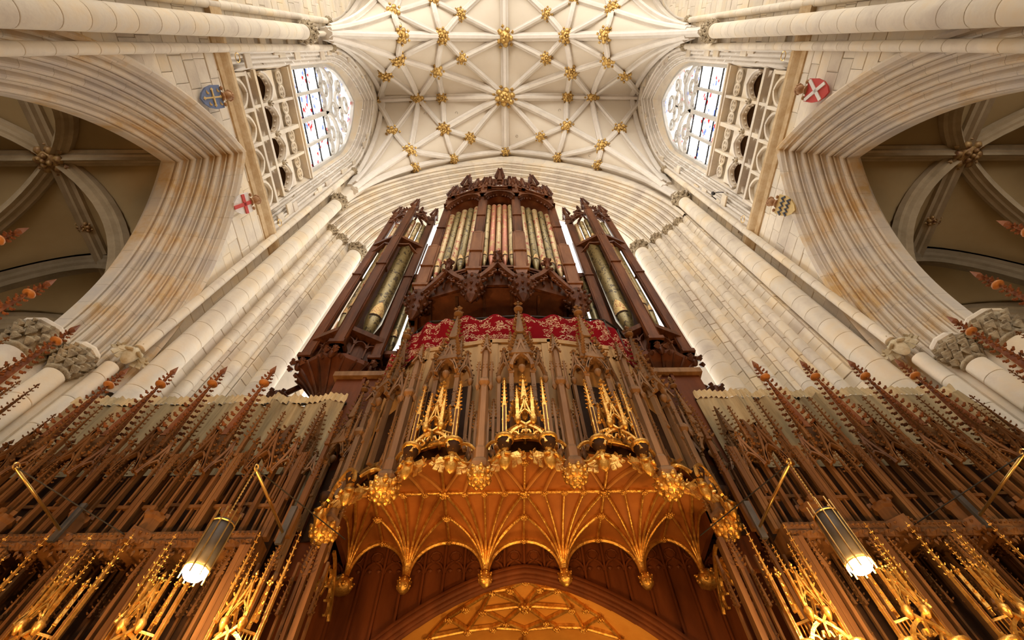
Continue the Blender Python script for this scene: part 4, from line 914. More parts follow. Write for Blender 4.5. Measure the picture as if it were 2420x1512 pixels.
SP('passage_wall', MB().b2((-2.6, 6.0, 0), (-2.35, 9.8, 5.2)).b2((2.35, 6.0, 0), (2.6, 9.8, 5.2)), 'deepwood')
SP('passage_end', MB().b2((-2.6, 9.6, 0), (2.6, 9.8, 5.3)), 'deepwood')
# mass of the screen behind the stalls
for s2 in (-1, 1): SP('screen_body', MB().b2((s2 * 2.5, 5.75, 0), (s2 * 5.6, 8.0, 6.9)), 'deepwood')
SP('screen_body', MB().b2((-2.6, 5.75, 5.6), (2.6, 8.0, 6.9)), 'deepwood')
SP('gallery_deck', MB().b2((-2.9, 4.95, 7.2), (2.9, 7.0, 7.35)), 'deepwood')
for s2 in (-1, 1):
    SP('side_panel', MB().b2((s2 * 2.2, 4.82, 4.6), (s2 * 3.05, 4.9, 8.1)), 'deepwood'); SP('side_stile', MB().b2((s2 * 2.55, 4.78, 4.8), (s2 * 2.6, 4.83, 8.05)), 'deepwood')
    SP('side_rail', MB().b2((s2 * 2.2, 4.74, 8.02), (s2 * 3.1, 4.92, 8.14)), 'screen'); SP('side_return', MB().b2((s2 * 2.26, 4.6, 5.2), (s2 * 2.2, 5.7, 7.7)), 'deepwood')
# ---- front posts with gilded pendant bosses
PEND = MB().lathe([(.02, -.22), (.08, -.18), (.125, -.1), (.13, -.03), (.10, .0)], 10)
leaf_ring(PEND, .06, -.18, 6, .04, soft=True); leaf_ring(PEND, .105, -.12, 8, .045, .5, droop=.5, soft=True); leaf_ring(PEND, .125, -.045, 9, .04, 0, droop=.5, soft=True)
PEND = PEND.mesh('pendant_boss', M['gold'])
for x, y in FR:
    k = .9 if abs(x) < .6 else 1.05
    put('pendant_boss', PEND, scr, T(SX + x, y - .03, 5.0) @ Matrix.Diagonal((k, k, k, 1)))
    mb = MB().lathe([(.13, 4.98), (.14, 5.03), (.12, 5.08), (.085, 5.12), (.085, 5.26), (.07, 5.3)], 6, (x, y - .03, 0), False)
    mb.lathe([(.062, 5.3), (.06, 6.35)], 6, (x, y - .03, 0), False); SP('front_post', mb)
    mb = MB().lathe([(.05, 6.35), (.1, 6.4), (.1, 6.44), (.07, 6.5)], 6, (x, y - .03, 0), False)
    for s2 in (-1, 0, 1): mb.lathe([(.012, 6.28), (.035, 6.34), (.02, 6.42), (.02, 6.7)], 5, (x + s2 * .085, y - .06, 0), False); spire(mb, (x + s2 * .085, y - .06, 6.7), .035, .2, 3, .022, False)
    mb.lathe([(.055, 6.5), (.055, 7.15)], 6, (x, y - .03, 0), False); gable(mb, .13, .2, 7.05, y - .1, .02, .025, 2, .03, x, False, 0)
    spire(mb, (x, y - .03, 7.2), .09, .38, 5, .035); SP('turret', mb)
# ---- gilded canopy unit, reused on the stalls: ring bases at z = 0, tips at about 1.2
def gold_pin(w, hs, hp, n): mb = MB(); pinnacle(mb, (0, 0, 0), w, hs, hp, n, w * .5); return mb
GM = {}
GM['side'] = gold_pin(.05, .52, .5, 7).mesh('gilded_pinnacle', M['gold'])
GM['strip'] = MB().b2((-.012, -.03, .06), (.012, -.024, .5)).mesh('oak_inlay', M['stall'])
GM['mid'] = gold_pin(.036, .30, .24, 5).mesh('gilded_pinnacle', M['gold'])
mb = MB(); spire(mb, (0, 0, .48), .10, .56, 6, .05); leaf_ring(mb, .08, .5, 6, .03); mb.lathe([(.03, .3), (.05, .5)], 6); GM['spire'] = mb.mesh('gilded_spire', M['gold'])
GM['ring'] = MB().lathe([(.07, -.06), (.095, -.045), (.105, -.02), (.1, .0), (.07, .012)], 14).mesh('ring_base', M['gold'])
mb = MB()
for s2 in (-1, 1):                                            # cusped front arch and the half arches beside it
    A = Arch(0, .2, -.12, .26); mb.tube([(A.pt(s2, t / 7)[0], -.22, A.pt(s2, t / 7)[1]) for t in range(8)], rect(.03, .035), up=(0, 1, 0))
    mb.tube([(s2 * .17 - s2 * .035 + .06 * s2 * math.cos(t), -.22, -.07 + .06 * math.sin(t) + .05) for t in [PI * (-.3 + .25 * k) for k in range(6)]], rect(.018, .025), up=(0, 1, 0)); mb.octa((s2 * .09, -.22, -.03), .025, .02, .025)
    mb.tube([(s2 * .05 * (1 - t), -.22, .02 + .05 * math.sin(PI * t)) for t in (0, .33, .66, 1)], rect(.018, .025), up=(0, 1, 0))
    mb.tube([(s2 * (.27 + .19 * t), -.2 + .17 * t, -.1 + .1 * math.sin(PI * t * .9)) for t in [k / 6 for k in range(7)]], rect(.025, .03), up=(0, 1, 0))
    mb.tube([(s2 * (.27 + .16 * t), -.2 + .17 * t, -.2 - .06 * math.sin(PI * t)) for t in [k / 6 for k in range(7)]], rect(.018, .025), up=(0, 1, 0))
GM['arch'] = mb.mesh('gilded_arch', M['gold'])
mb = MB()
for c, yaw in ((0, 0), (-.13, .75), (.13, -.75)):             # three gablets of the half-octagon
    G = MB(); gable(G, .17, .34, .22, 0, .018, .028, 4, .03, 0, True, 1.2); mb.join(G, T(c, -.24 + abs(c) * .55, 0) @ RZ(yaw))
for s2 in (-1, 1): mb.tube([(0, -.25, .12), (s2 * .085, -.24, .2)], rect(.022, .022)); mb.tube([(0, -.25, .12), (0, -.23, .02)], rect(.022, .022)); mb.lathe([(.012, .13), (.035, .17), (.04, .21), (.02, .24)], 8, (s2 * .085, -.25, 0))
for s2 in (-1, 1):
    for k in range(5): u = .08 + .025 * k; mb.rod((s2 * u, -.22 + .02 * k, .03), (s2 * u, -.22 + .02 * k, .15), .006, 4)
    mb.tube([(s2 * .05, -.23, .16), (s2 * .2, -.13, .16)], rect(.02, .02))
GM['gab'] = mb.mesh('gilded_gablet', M['gold'])
def gold_unit(parent, Mx, centre=False, k=1.0):
    S = Matrix.Diagonal((k, k, 1, 1))
    for s2 in (-1, 1):
        o = put('gilded_pinnacle', GM['side'], parent, Mx @ T(s2 * .23, -.17, 0) @ S); put('oak_inlay', GM['strip'], o, Mx @ T(s2 * .23, -.17, 0) @ S)
        put('gilded_pinnacle', GM['mid'], parent, Mx @ T(s2 * .085, -.25, .22) @ S); put('ring_base', GM['ring'], parent, Mx @ T(s2 * .23, -.17, 0))
    if centre: put('gilded_spire', GM['spire'], parent, Mx @ T(0, -.16, 0))
    put('gilded_arch', GM['arch'], parent, Mx); put('gilded_gablet', GM['gab'], parent, Mx)
ANG = cherub(MB(), .165).mesh('angel', M['gold']); WNG = [wing(MB(), .19, s2).mesh('wing', M['gold']) for s2 in (-1, 1)]
SOC = MB().lathe([(.04, -.12), (.07, -.06), (.085, 0), (.06, .02)], 10).mesh('socket', M['dark'])
def angel(parent, Mx):
    o = put('angel', ANG, parent, Mx)
    for w in WNG: put('wing', w, o, Mx)
# ---- oak niches with big canopies above the gilded units
def niche_meshes():
    W = M['screen']; d = []
    def add(n, mb, offs=((0, 0, 0),), mt=W): d.append((n, mb.mesh(n, mt), offs))
    pm = lambda x: ((-x, 0, 0), (x, 0, 0))
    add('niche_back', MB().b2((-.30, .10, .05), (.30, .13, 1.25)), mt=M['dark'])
    mb = MB().b2((-.028, -.1, .1), (.028, -.04, 1.62)); mb.b2((-.036, -.11, 1.22), (.036, -.03, 1.26)); pinnacle(mb, (0, -.09, .62), .045, .2, .14, 2, .02); add('niche_post', mb, pm(.14))
    mb = MB().b2((-.02, -.02, .0), (.02, .04, 1.15)); mb.lathe([(.01, 1.1), (.04, 1.16), (.045, 1.2), (.02, 1.24)], 8, (0, -.02, 0)); add('niche_shaft', mb, pm(.3))
    mb = MB(); gable(mb, .3, .62, 1.3, -.15, .03, .05, 6, .06, 0, True, 0); mb.lathe([(.01, 1.16), (.045, 1.22), (.05, 1.27), (.03, 1.3)], 8, (0, -.15, 0)); add('niche_gable', mb)
    for s2 in (-1, 1):
        G = MB(); gable(G, .2, .5, 1.26, 0, .026, .042, 5, .05, 0, True, 1.4); add('niche_gable', MB().join(G, T(s2 * .235, -.06, 0) @ RZ(s2 * .6)))
    mb = MB(); spire(mb, (0, -.06, 1.55), .26, .75, 7, .07, False); spire(mb, (0, -.06, 2.2), .13, .72, 6, .055, False); add('niche_spire', mb)
    mb = MB(); pinnacle(mb, (0, -.1, 1.62), .05, .22, .35, 5, .03); add('niche_pinnacle', mb, pm(.14))
    add('spire_ring', MB().lathe([(.02, 2.95), (.07, 2.97), (.075, 2.99), (.02, 3.01)], 10, (0, -.06, 0)))
    mb = MB(); finial(mb, (0, -.06, 3.1), .085); add('spire_finial', mb)
    mb = MB().b2((-.014, -.04, -.35), (.014, 0, .2)); spire(mb, (0, -.02, .2), .04, .3, 5, .026); mb.lathe([(.0, -.46), (.035, -.4), (.03, -.33)], 6, (0, -.02, 0))
    add('minor_pinnacle', mb, [(s2 * q, 0, z) for s2 in (-1, 1) for q, z in ((.36, .25), (.42, .05))])
    mb = MB(); gable(mb, .09, .16, -.22, -.03, .014, .018, 3, .02, 0, True, 0); add('minor_gablet', mb, [(s2 * q, 0, z) for s2 in (-1, 1) for q, z in ((.31, .25), (.37, .05))])
    return d
NM = niche_meshes()
for i in range(5):
    a, b = FR[i], FR[i + 1]; ang = math.atan2(b[1] - a[1], b[0] - a[0]); c = Vector(((a[0] + b[0]) / 2 + SX, (a[1] + b[1]) / 2, 0)); L = math.hypot(b[0] - a[0], b[1] - a[1])
    F = T(c.x, c.y, 0) @ RZ(ang)
    part('front_panel', MB().b2((-L / 2, .13, 5.45), (L / 2, .17, 7.72)), M['panel'], scr, F)
    part('panel_rail', MB().b2((-L / 2, .1, 7.62), (L / 2, .18, 7.72)).b2((-L / 2, .1, 7.4), (-L / 2 + .07, .14, 7.7)).b2((L / 2 - .07, .1, 7.4), (L / 2, .14, 7.7)).b2((-.05, .1, 7.4), (.05, .14, 7.7)), M['panel'], scr, F)
    for s2 in (-1, 1): part('panel_stile', MB().b2((s2 * (L / 2 - .05), .11, 5.5), (s2 * (L / 2 - .16), .14, 7.6)), M['panel'], scr, F)
    for k, me, offs in NM:
        for q in offs: put(k, me, scr, F @ T(q[0], q[1], 5.36 + q[2]))
    if i in (1, 2, 3): gold_unit(scr, F @ T(0, 0, 5.32), True)
    else: put('gilded_arch', GM['arch'], scr, F @ T(0, 0, 5.22))
    for s2 in (-1, 1):
        sh = -.17 if i == 0 else .17 if i == 4 else 0
        angel(scr, F @ T(s2 * .23 + sh, -.17, 5.04) @ RZ(s2 * .35)); put('socket', SOC, scr, F @ T(s2 * .23 + sh, -.17, 5.27))
for s2 in (-1, 1):                                            # angels and bosses down the returned sides
    for y, z in ((5.25, 4.82),): angel(scr, T(SX + s2 * 2.34, y, z) @ RZ(s2 * 1.3))
    mb = MB()
    for k in range(3): mb.tube([(0, .1 * k + .07 * math.sin(t), 4.75 - .1 * k + .09 * math.cos(t)) for t in [PI * (-.2 + j * .2) for j in range(7)]], rect(.02, .03), up=(1, 0, 0))
    mb.tube([(0, -.1 + .5 * t, 5.0 - .5 * t ** 2) for t in [k / 8 for k in range(9)]], rect(.04, .03), up=(1, 0, 0)); SP('gilded_bracket', mb, 'gold', None, T(s2 * 2.2, 5.1, 0))
for s2 in (-1, 1):                                            # oak niches on the wings beside the porch
    for x, y, z, k in ((2.42, 4.70, 4.95, .86), (2.85, 4.66, 4.7, .78)):
        F = T(SX + s2 * x, y, z) @ RZ(s2 * .25) @ Matrix.Diagonal((.8, .8, k, 1))
        for nm, me, offs in NM:
            if nm in ('spire_ring', 'spire_finial') and x > 2.5: continue
            for q in offs: put(nm, me, scr, F @ T(*q))
# ---- red cloth over the gallery front and its rail
def cloth_mat():
    m = bpy.data.materials.new('red_brocade'); m.use_nodes = True; nt = m.node_tree; N = nt.nodes; Lk = nt.links.new
    b = N['Principled BSDF']; b.inputs['Roughness'].default_value = .9; b.inputs['Specular IOR Level'].default_value = .03
    geo = N.new('ShaderNodeNewGeometry'); nz = N.new('ShaderNodeTexNoise'); nz.inputs['Scale'].default_value = 9; Lk(geo.outputs['Position'], nz.inputs[0])
    mw = N.new('ShaderNodeMix'); mw.data_type = 'VECTOR'; mw.inputs[0].default_value = .16; Lk(geo.outputs['Position'], mw.inputs[4]); Lk(nz.outputs['Color'], mw.inputs[5])
    v = N.new('ShaderNodeTexVoronoi'); v.inputs['Scale'].default_value = 22; v.feature = 'DISTANCE_TO_EDGE'; Lk(mw.outputs[1], v.inputs['Vector'])
    r1 = N.new('ShaderNodeMath'); r1.operation = 'LESS_THAN'; r1.inputs[1].default_value = .075; Lk(v.outputs['Distance'], r1.inputs[0])
    v2 = N.new('ShaderNodeTexVoronoi'); v2.inputs['Scale'].default_value = 7; Lk(mw.outputs[1], v2.inputs['Vector'])
    r2 = N.new('ShaderNodeMath'); r2.operation = 'LESS_THAN'; r2.inputs[1].default_value = .50; Lk(v2.outputs['Distance'], r2.inputs[0])
    an = N.new('ShaderNodeMath'); an.operation = 'MULTIPLY'; Lk(r1.outputs[0], an.inputs[0]); Lk(r2.outputs[0], an.inputs[1])
    mc = N.new('ShaderNodeMix'); mc.data_type = 'RGBA'; mc.inputs[6].default_value = (.20, .004, .008, 1); mc.inputs[7].default_value = (.60, .42, .26, 1); Lk(an.outputs[0], mc.inputs[0])
    Lk(mc.outputs[2], b.inputs['Base Color']); return m
M['cloth'] = cloth_mat()
path = [(-2.25, 4.75), (-1.95, 4.45), (-1.5, 4.08), (-.9, 3.98), (0, 3.95), (.9, 3.98), (1.5, 4.08), (1.95, 4.45), (2.2, 4.75)]
pts = []
for a, b in zip(path, path[1:]):
    for k in range(14): t = k / 14; pts.append((a[0] + (b[0] - a[0]) * t, a[1] + (b[1] - a[1]) * t))
rows = []
for j in range(9):
    q = j / 8; row = []
    for i, (x, y) in enumerate(pts):
        zt = 8.58 + .025 * math.sin(i * .9) - .06 * max(0, abs(x) - 1.5) * 2; zb = 7.72 + .03 * math.sin(i * .55 + 1) - .5 * max(0, abs(x) - 1.5)
        row.append((x + SX - .03, y + .03 * math.sin(i * .8 + q * 2) * (.4 + q), zb + (zt - zb) * q))
    rows.append(row)
rows.append([(x, y + .14, z - .02) for x, y, z in rows[-1]])
tag(put('patterned_cloth', (MB().grid(rows), M['cloth'])), 'dark red cloth with cream flower pattern draped along the organ gallery', 'cloth')
rp = [(-2.35, 4.95, 8.68), (-1.75, 4.3, 8.7), (-1.5, 4.12, 8.7), (0, 4.02, 8.7), (1.5, 4.12, 8.7), (1.75, 4.3, 8.7), (2.3, 4.95, 8.68)]
rail = thing('curtain_rail', 'thin dark metal rail above the red patterned cloth', 'rail', T(SX, 4.0, 8.7))
part('rail_bar', MB().tube([(x + SX, y, z) for x, y, z in rp], circ(.022, 6), smooth=True), M['iron'], rail)
for x, y, z in rp[1:-1]: part('rail_bracket', MB().rod((x + SX, y, z), (x + SX, y + .05, 7.3), .015), M['iron'], rail)
# ------------------------------------------------------------------ canopied stalls
def stall_meshes():
    d = []; S = M['stall']; pm = lambda x: ((-x, 0, 0), (x, 0, 0))
    def add(n, mb, offs=((0, 0, 0),), mt=S): d.append((n, mb.mesh(n, mt), offs))
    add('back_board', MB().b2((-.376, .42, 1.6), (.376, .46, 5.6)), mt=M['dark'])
    add('edge_shaft', MB().b2((-.025, .02, 2.2), (.025, .1, 4.4)), pm(.35))
    for q, y, zt in ((.29, .0, 4.08), (.16, .2, 4.28)):
        mb = MB().b2((-.015, y, 2.6), (.015, y + .04, zt)); spire(mb, (0, y + .02, zt), .045, .24, 5, .028); mb.lathe([(0, 3.28), (.03, 3.34), (.02, 3.42)], 6, (0, y, 0)); add('lower_pinnacle', mb, pm(q))
    mb = MB().b2((-.011, .3, 2.6), (.011, .33, 4.4)); spire(mb, (0, .28, 3.9), .03, .3, 5, .022); add('inner_shaft', mb, pm(.05) + pm(.22) + pm(.33))
    for s2 in (-1, 1): G = MB(); gable(G, .2, .34, 3.42, 0, .022, .03, 4, .04); add('lower_gablet', MB().join(G, T(s2 * .27, .12, 0) @ RZ(s2 * .5)))
    mb = MB().b2((-.374, .08, 4.42), (.374, .44, 4.5)).b2((-.374, .12, 4.5), (.374, .44, 4.62)); mb.box((0, .1, 4.52), (.19, .19, .14), PI / 4); add('cornice', mb)
    mb = MB()
    for k in range(15): u = -.35 + .05 * k; q = .1 - .09 * max(0, 1 - abs(u) / .14); mb.octa((u, q - .02, 4.46 + .02 * (k % 2)), .026, .03, .036); mb.octa((u + .02, q - .03, 4.55), .02); mb.octa((u, q - .01, 4.39 - .03 * (k % 2)), .018, .02, .034)
    d.append(('carved_frieze', mb.mesh('carved_frieze', S), ((0, 0, 0),)))
    mb = MB().lathe([(.085, 4.6), (.085, 4.74), (.105, 4.77), (.105, 4.81), (.09, 4.81)], 6, (0, .14, 0), False)
    for k in range(6): mb.box((.09 * math.cos(k * PI / 3 + .5), .14 + .09 * math.sin(k * PI / 3 + .5), 4.835), (.04, .04, .05), k * PI / 3 + .5)
    add('battlement_turret', mb)
    add('upper_post', MB().b2((-.022, .2, 4.62), (.022, .26, 5.9)), pm(.13)); add('edge_post', MB().b2((-.02, .22, 4.62), (.02, .3, 5.75)), pm(.354))
    add('mullion', MB().b2((-.010, .28, 4.62), (.010, .32, 5.45)), pm(.2) + pm(.27) + ((0, 0, 0),))
    add('transom', MB().b2((-.11, .27, 5.02), (.11, .31, 5.06)), pm(.24) + ((0, 0, .02),))
    mb = MB(); gable(mb, .27, .62, 5.42, .14, .028, .045, 6, .05, 0, True, 0); add('upper_gable', mb)
    for s2 in (-1, 1): G = MB(); gable(G, .22, .5, 5.4, 0, .024, .038, 5, .045, 0, True, 1.3); add('upper_gable', MB().join(G, T(s2 * .245, .2, 0) @ RZ(s2 * .45)))
    mb = MB(); spire(mb, (0, .3, 5.7), .22, .6, 7, .06, False); add('spire_base', mb)
    mb = MB(); spire(mb, (0, .3, 6.1), .11, 1.1, 10, .072, False); add('spire', mb, mt=M['spirewood'])
    add('knop', MB().lathe([(.02, 7.18), (.066, 7.195), (.075, 7.215), (.066, 7.235), (.02, 7.25)], 14, (0, .3, 0)), mt=M['ringwood'])
    mb = MB(); spire(mb, (0, .3, 7.24), .035, .24, 3, .055, False); mb.lathe([(.012, 7.42), (.045, 7.5), (.03, 7.56), (0, 7.66)], 6, (0, .3, 0), False); add('spire_tip', mb, mt=M['spirewood'])
    mb = MB(); pinnacle(mb, (0, .21, 5.85), .045, .16, .42, 6, .03); add('gable_pinnacle', mb, pm(.13))
    mb = MB(); pinnacle(mb, (.33, .24, 5.7), .045, .3, .62, 8, .034); add('side_pinnacle', mb)
    mb = MB().b2((-.012, .1, 4.85), (.012, .13, 5.25)); spire(mb, (0, .115, 5.25), .035, .26, 5, .024); add('slim_pinnacle', mb, ((-.06, 0, 0), (.06, 0, 0), (-.3, .08, .2), (.3, .08, .2)))
    return d
ST = stall_meshes()
def stall(Mx, label, group, spire_on=True, upper=True, side=1):
    t = thing('stall_canopy', label, 'stall canopy', Mx, group)
    for k, me, offs in ST:
        if not spire_on and k in ('spire', 'knop', 'spire_tip'): continue
        part_only = not upper and k not in ('lower_pinnacle', 'lower_gablet', 'inner_shaft', 'edge_shaft')
        if part_only and k not in ('edge_post', 'upper_post', 'mullion', 'slim_pinnacle', 'gable_pinnacle'): continue
        for q in offs:
            if part_only and q[0] * side < .05: continue
            put(k, me, t, Mx @ T(*q))
    gold_unit(t, Mx @ T(0, .0, 3.38) @ Matrix.Diagonal((.8, 1, .95, 1)), False, .66)
    return t
ORD = ['nearest to the doorway', 'second from the doorway', 'third from the doorway', 'fourth from the doorway', 'fifth from the doorway', 'in the corner by the side stalls']
for s2, sd in ((-1, 'left'), (1, 'right')):
    for k in range(6):
        stall(T(s2 * (2.2 + .753 * k) - .09, 3.97, 0), 'carved oak stall canopy %s, %s of the screen' % (ORD[k], sd), 'return stalls %s of the screen' % sd, k > 1, k > 0, s2)
    for k, y in enumerate((3.50, 2.77, 2.03, 1.28)):
        stall(T(s2 * 6.1 - .05, y, 0) @ RZ(-s2 * PI / 2), '%s side stall canopy from the corner along the %s arcade, red-brown spire' % (['first', 'second', 'third', 'fourth'][k], sd), 'side stalls along the %s arcade' % sd)
    # long beam closing the run of stalls
    # linen curtain behind the spires
    n = 260; x0, x1 = 2.72, 6.9; rows = []
    rnd = random.Random(5 + s2)
    ph = [rnd.uniform(0, 6) for _ in range(6)]
    def fold(u, q):
        env = .6 + .4 * math.sin(u * 1.7 + ph[5]) * math.sin(u * 4.3 + ph[4]); u = u + .13 * math.sin(u * 2.3 + ph[2]) + .06 * math.sin(u * 6.1 + ph[3]) + q * .05 * math.sin(u * 3.3 + ph[1])
        return env * (.05 * math.sin(u * 9 + ph[0] + q * 1.2) + .05 * math.sin(u * 21 + ph[1] + q * 2.6) + .04 * abs(math.sin(u * 26 + ph[2] + q)) + .014 * math.sin(u * 61))
    cur = thing('curtain', 'pleated beige linen curtain hung behind the stall spires %s of the organ' % sd, 'curtain', T(s2 * 4.5, 4.75, 5.4), 'linen curtains')
    for j in range(12):
        q = j / 11; rows.append([(s2 * (x0 + (x1 - x0) * i / n), 4.72 + fold(i * 4.2 / n, q) * (1.7 - .7 * q), 5.2 + 2.12 * q) for i in range(n + 1)])
    part('cloth', MB().grid(rows), M['linen'], cur)
    hem = []
    for j in range(4):
        q = j / 3; hem.append([(s2 * (x0 + (x1 - x0) * i / n), 4.71 + fold(i * 4.2 / n, 1) * .7 + .02 * math.sin(i * 1.25 + j) , 7.32 + .17 * q + .012 * math.sin(i * .17 + ph[4]) * q + .008 * math.sin(i * .9) * q) for i in range(n + 1)])
    part('hem', MB().grid(hem), M['hem'], cur)
    part('curtain_pole', MB().rod((s2 * x0, 4.78, 7.34), (s2 * x1, 4.78, 7.34), .025), M['iron'], cur)
# ------------------------------------------------------------------ hanging lamps on brackets
def lamp_at(x, y, zb, zt, sd):
    t = thing('hanging_lamp', 'lit cylindrical lamp in a brass cage hanging %s of the doorway' % sd, 'lamp', T(x, y, zb), 'hanging stall lamps'); r = .082; h = zt - zb
    part('shade', MB().lathe([(r, .06), (r, h), (r * .9, h + .004), (r * .3, h + .006)], 20, (x, y, zb)), M['steel'], t)
    for k in range(8):
        a = k * PI / 4 + .2; p = (x + r * 1.08 * math.cos(a), y + r * 1.08 * math.sin(a)); part('cage_rod', MB().rod((*p, zb - .015), (*p, zt + .09), .006, 5), M['brass'], t)
    for z in (zb + .05, zt - .02): part('cage_ring', MB().tube([(x + r * 1.08 * math.cos(a), y + r * 1.08 * math.sin(a), z) for a in [k * PI / 8 for k in range(17)]], circ(.006, 4)), M['brass'], t)
    part('bulb', MB().lathe([(.0, -.012), (r * .7, -.008), (r * .95, .02), (r * .95, .06), (r * .5, .075)], 18, (x, y, zb)), M['bulb'], t)
    mb = MB()
    zc = zt
    while zc < 4.55: mb.octa((x, y, zc), .011, .011, .02); zc += .03
    part('chain', mb, M['brass'], t)
    lamp('lamp_light', 'POINT', (x, y, zb - .08), 17, (1.0, .62, .26), .06)
def bracket(x, ytip, yfoot, z, sd, dx, which):
    t = thing('lamp_bracket', 'thin brass lamp bracket with stay wire, %s' % which, 'bracket', T(x, yfoot, z), 'lamp brackets')
    part('arm', MB().rod((x + dx, yfoot, z), (x, ytip, z + .01), .014, 8), M['brass'], t)
    part('stay', MB().rod((x, ytip, z + .01), (x + sd * .62, yfoot + .1, z - .02), .006, 5), M['iron'], t)
    part('tip_ring', MB().tube([(x, ytip + .03 * math.cos(a), z + .02 + .03 * math.sin(a)) for a in [k * PI / 5 for k in range(11)]], circ(.007, 4), up=(1, 0, 0)), M['brass'], t)
    part('mount_strap', MB().b2((x + dx - .03, yfoot, z - .12), (x + dx + .03, yfoot + .03, z + .3)), M['steel'], t)
lamp_at(-2.44, 3.2, 3.60, 4.03, 'left'); lamp_at(2.27, 3.2, 3.57, 4.04, 'right')
bracket(-2.44, 3.2, 4.05, 4.57, 1, .03, 'above the lit lamp left of the doorway'); bracket(2.27, 3.2, 4.05, 4.55, -1, -.05, 'above the lit lamp right of the doorway')
bracket(-4.48, 3.13, 3.95, 4.56, 1, 0, 'far left with no lamp in view'); bracket(4.35, 3.13, 3.95, 4.56, -1, 0, 'far right with no lamp in view')
# ------------------------------------------------------------------ shields, angels on the piers
def col(name, c, rough=.6): return mat(name, c, tuple(min(1, k * 1.15) for k in c), 12, rough)
M['blue'] = col('shield_blue', (.14, .19, .34)); M['red'] = col('shield_red', (.52, .07, .06)); M['white'] = col('shield_white', (.72, .70, .68)); M['yellow'] = col('shield_ochre', (.62, .46, .20)); M['black'] = col('shield_black', (.05, .055, .07)); M['headstone'] = mat('painted_head', (.30, .14, .06), (.50, .30, .15), 12, .7)
def shield(sg, y, z, base, label, deco):
    F = T(sg * (XW - .16), y, z - .12) @ RZ(-sg * PI / 2) @ Matrix.Rotation(math.radians(18), 4, 'X') @ Matrix.Diagonal((.88, .88, .88, 1))     # faces the choir, tipped downward
    t = thing('heraldic_shield', label, 'shield', F, 'painted shields below the gallery')
    pts = [(-.28, .3), (0, .33), (.28, .3), (.29, .05), (.24, -.14), (.13, -.29), (0, -.37), (-.13, -.29), (-.24, -.14), (-.29, .05)]
    part('shield_plate', MB().prism(pts, 'y', -.03, .03), M[base], t, F); deco(t, F)
    mb = MB().ball((0, -.04, .50), .12, 10, 7, 1, 1, 1.15); mb.octa((0, -.17, .49), .02, .04, .03)
    for k in range(10): a = k * PI / 5; mb.ball((.11 * math.cos(a), -.02 + .10 * math.sin(a), .57), .05, 5, 3)
    for s2 in (-1, 1): mb.octa((s2 * .045, -.145, .53), .015)
    mb.lathe([(.14, .3), (.10, .38), (.07, .44)], 8, (0, .02, 0)); part('carved_head', mb, M['headstone'], t, F)
    for s2 in (-1, 1): part('hand', MB().ball((s2 * .2, -.05, .33), .05, 6, 4, 1.2, 1, .8), M['headstone'], t, F)
def bar(a, b, w, mt): return lambda t, F: part('charge', MB().tube([(a[0], -.045, a[1]), (b[0], -.045, b[1])], rect(w, .03), up=(0, 1, 0)), M[mt], t, F)
def cross_blue(t, F):
    bar((0, .25), (0, -.25), .035, 'yellow')(t, F); bar((-.19, .02), (.19, .02), .035, 'yellow')(t, F)
    for x, z in ((0, .25), (0, -.26), (.19, .02), (-.19, .02)):
        part('charge', MB().octa((x, -.045, z), .05, .02, .05), M['yellow'], t, F)
    for x, z in ((-.16, .2), (.16, .2), (-.14, -.14), (.14, -.14), (0, -.0)):
        mb = MB().octa((x, -.04, z), .055, .02, .025); mb.octa((x + .03, -.045, z + .03), .03, .02, .03); part('charge', mb, M['yellow'], t, F)
def cross_red(t, F): bar((0, .31), (0, -.34), .10, 'red')(t, F); bar((-.28, .06), (.28, .06), .10, 'red')(t, F)
def saltire(t, F): bar((-.24, .27), (.2, -.2), .085, 'white')(t, F); bar((.24, .27), (-.2, -.2), .085, 'white')(t, F)
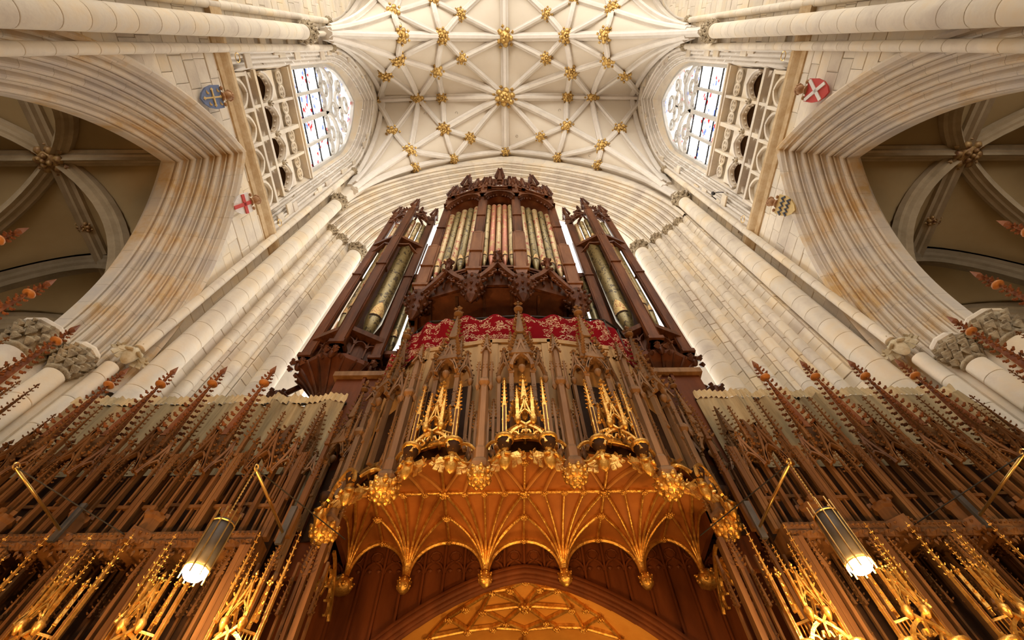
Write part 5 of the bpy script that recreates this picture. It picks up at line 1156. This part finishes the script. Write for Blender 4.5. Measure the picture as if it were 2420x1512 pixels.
def zigzag(t, F):
    for z, n in ((.12, 4), (-.08, 4)):
        xs = [-.27 + .54 * k / (2 * n) for k in range(2 * n + 1)] if z > 0 else [-.24 + .48 * k / (2 * n) for k in range(2 * n + 1)]
        part('charge', MB().tube([(x, -.04, z + (.05 if k % 2 else -.05)) for k, x in enumerate(xs)], rect(.06, .03), up=(0, 1, 0)), M['black'], t, F)
shield(-1, 1.0, 13.98, 'blue', 'blue shield with gold cross and birds under a carved head, left wall', cross_blue)
shield(-1, 3.52, 13.95, 'white', 'white shield with red cross under a carved head, left wall', cross_red)
shield(1, .9, 13.78, 'red', 'red shield with white diagonal cross under a carved head, right wall', saltire)
shield(1, 3.6, 13.70, 'yellow', 'ochre shield with black zigzag bands under a carved head, right wall', zigzag)
for sg, sd in ((-1, 'left'), (1, 'right')):
    F = T(sg * 7.10, 4.86, 8.92) @ RZ(-sg * .9)
    t = thing('angel_corbel', 'carved stone angel corbel carrying the slender wall shaft, %s wall' % sd, 'corbel', F)
    part('angel_body', cherub(MB(), .30), M['carved_pale'], t, F)
    for s2 in (-1, 1): part('wing', wing(MB(), .30, s2), M['carved_pale'], t, F)
M_spot = thing('spotlight', 'small black spotlight on a curved arm beside the right gallery', 'spotlight', T(6.95, 4.35, 17.6))
part('spot_arm', MB().tube([(7.12, 4.25, 17.4), (7.0, 4.28, 17.55), (6.92, 4.36, 17.7), (6.95, 4.5, 17.85), (7.1, 4.6, 17.8)], circ(.016, 6), smooth=True), M['iron'], M_spot)
part('spot_head', MB().lathe([(.02, -.07), (.05, -.04), (.065, .05), (.04, .07)], 10, (6.9, 4.36, 17.66)), M['iron'], M_spot)
for sg, sd in ((-1, 'left'), (1, 'right')):
    for y, wh in ((.22, 'near'), (4.6, 'far')):
        x = sg * 7.05; tag(put('iron_ring', (MB().tube([(x + sg * .02, y + .11 * math.cos(a), 15.62 + .11 * math.sin(a)) for a in [k * PI / 8 for k in range(17)]], circ(.012, 4), up=(1, 0, 0)), M['brass'])), 'thin metal ring above the string course, %s end of the %s wall' % (wh, sd), 'ring')
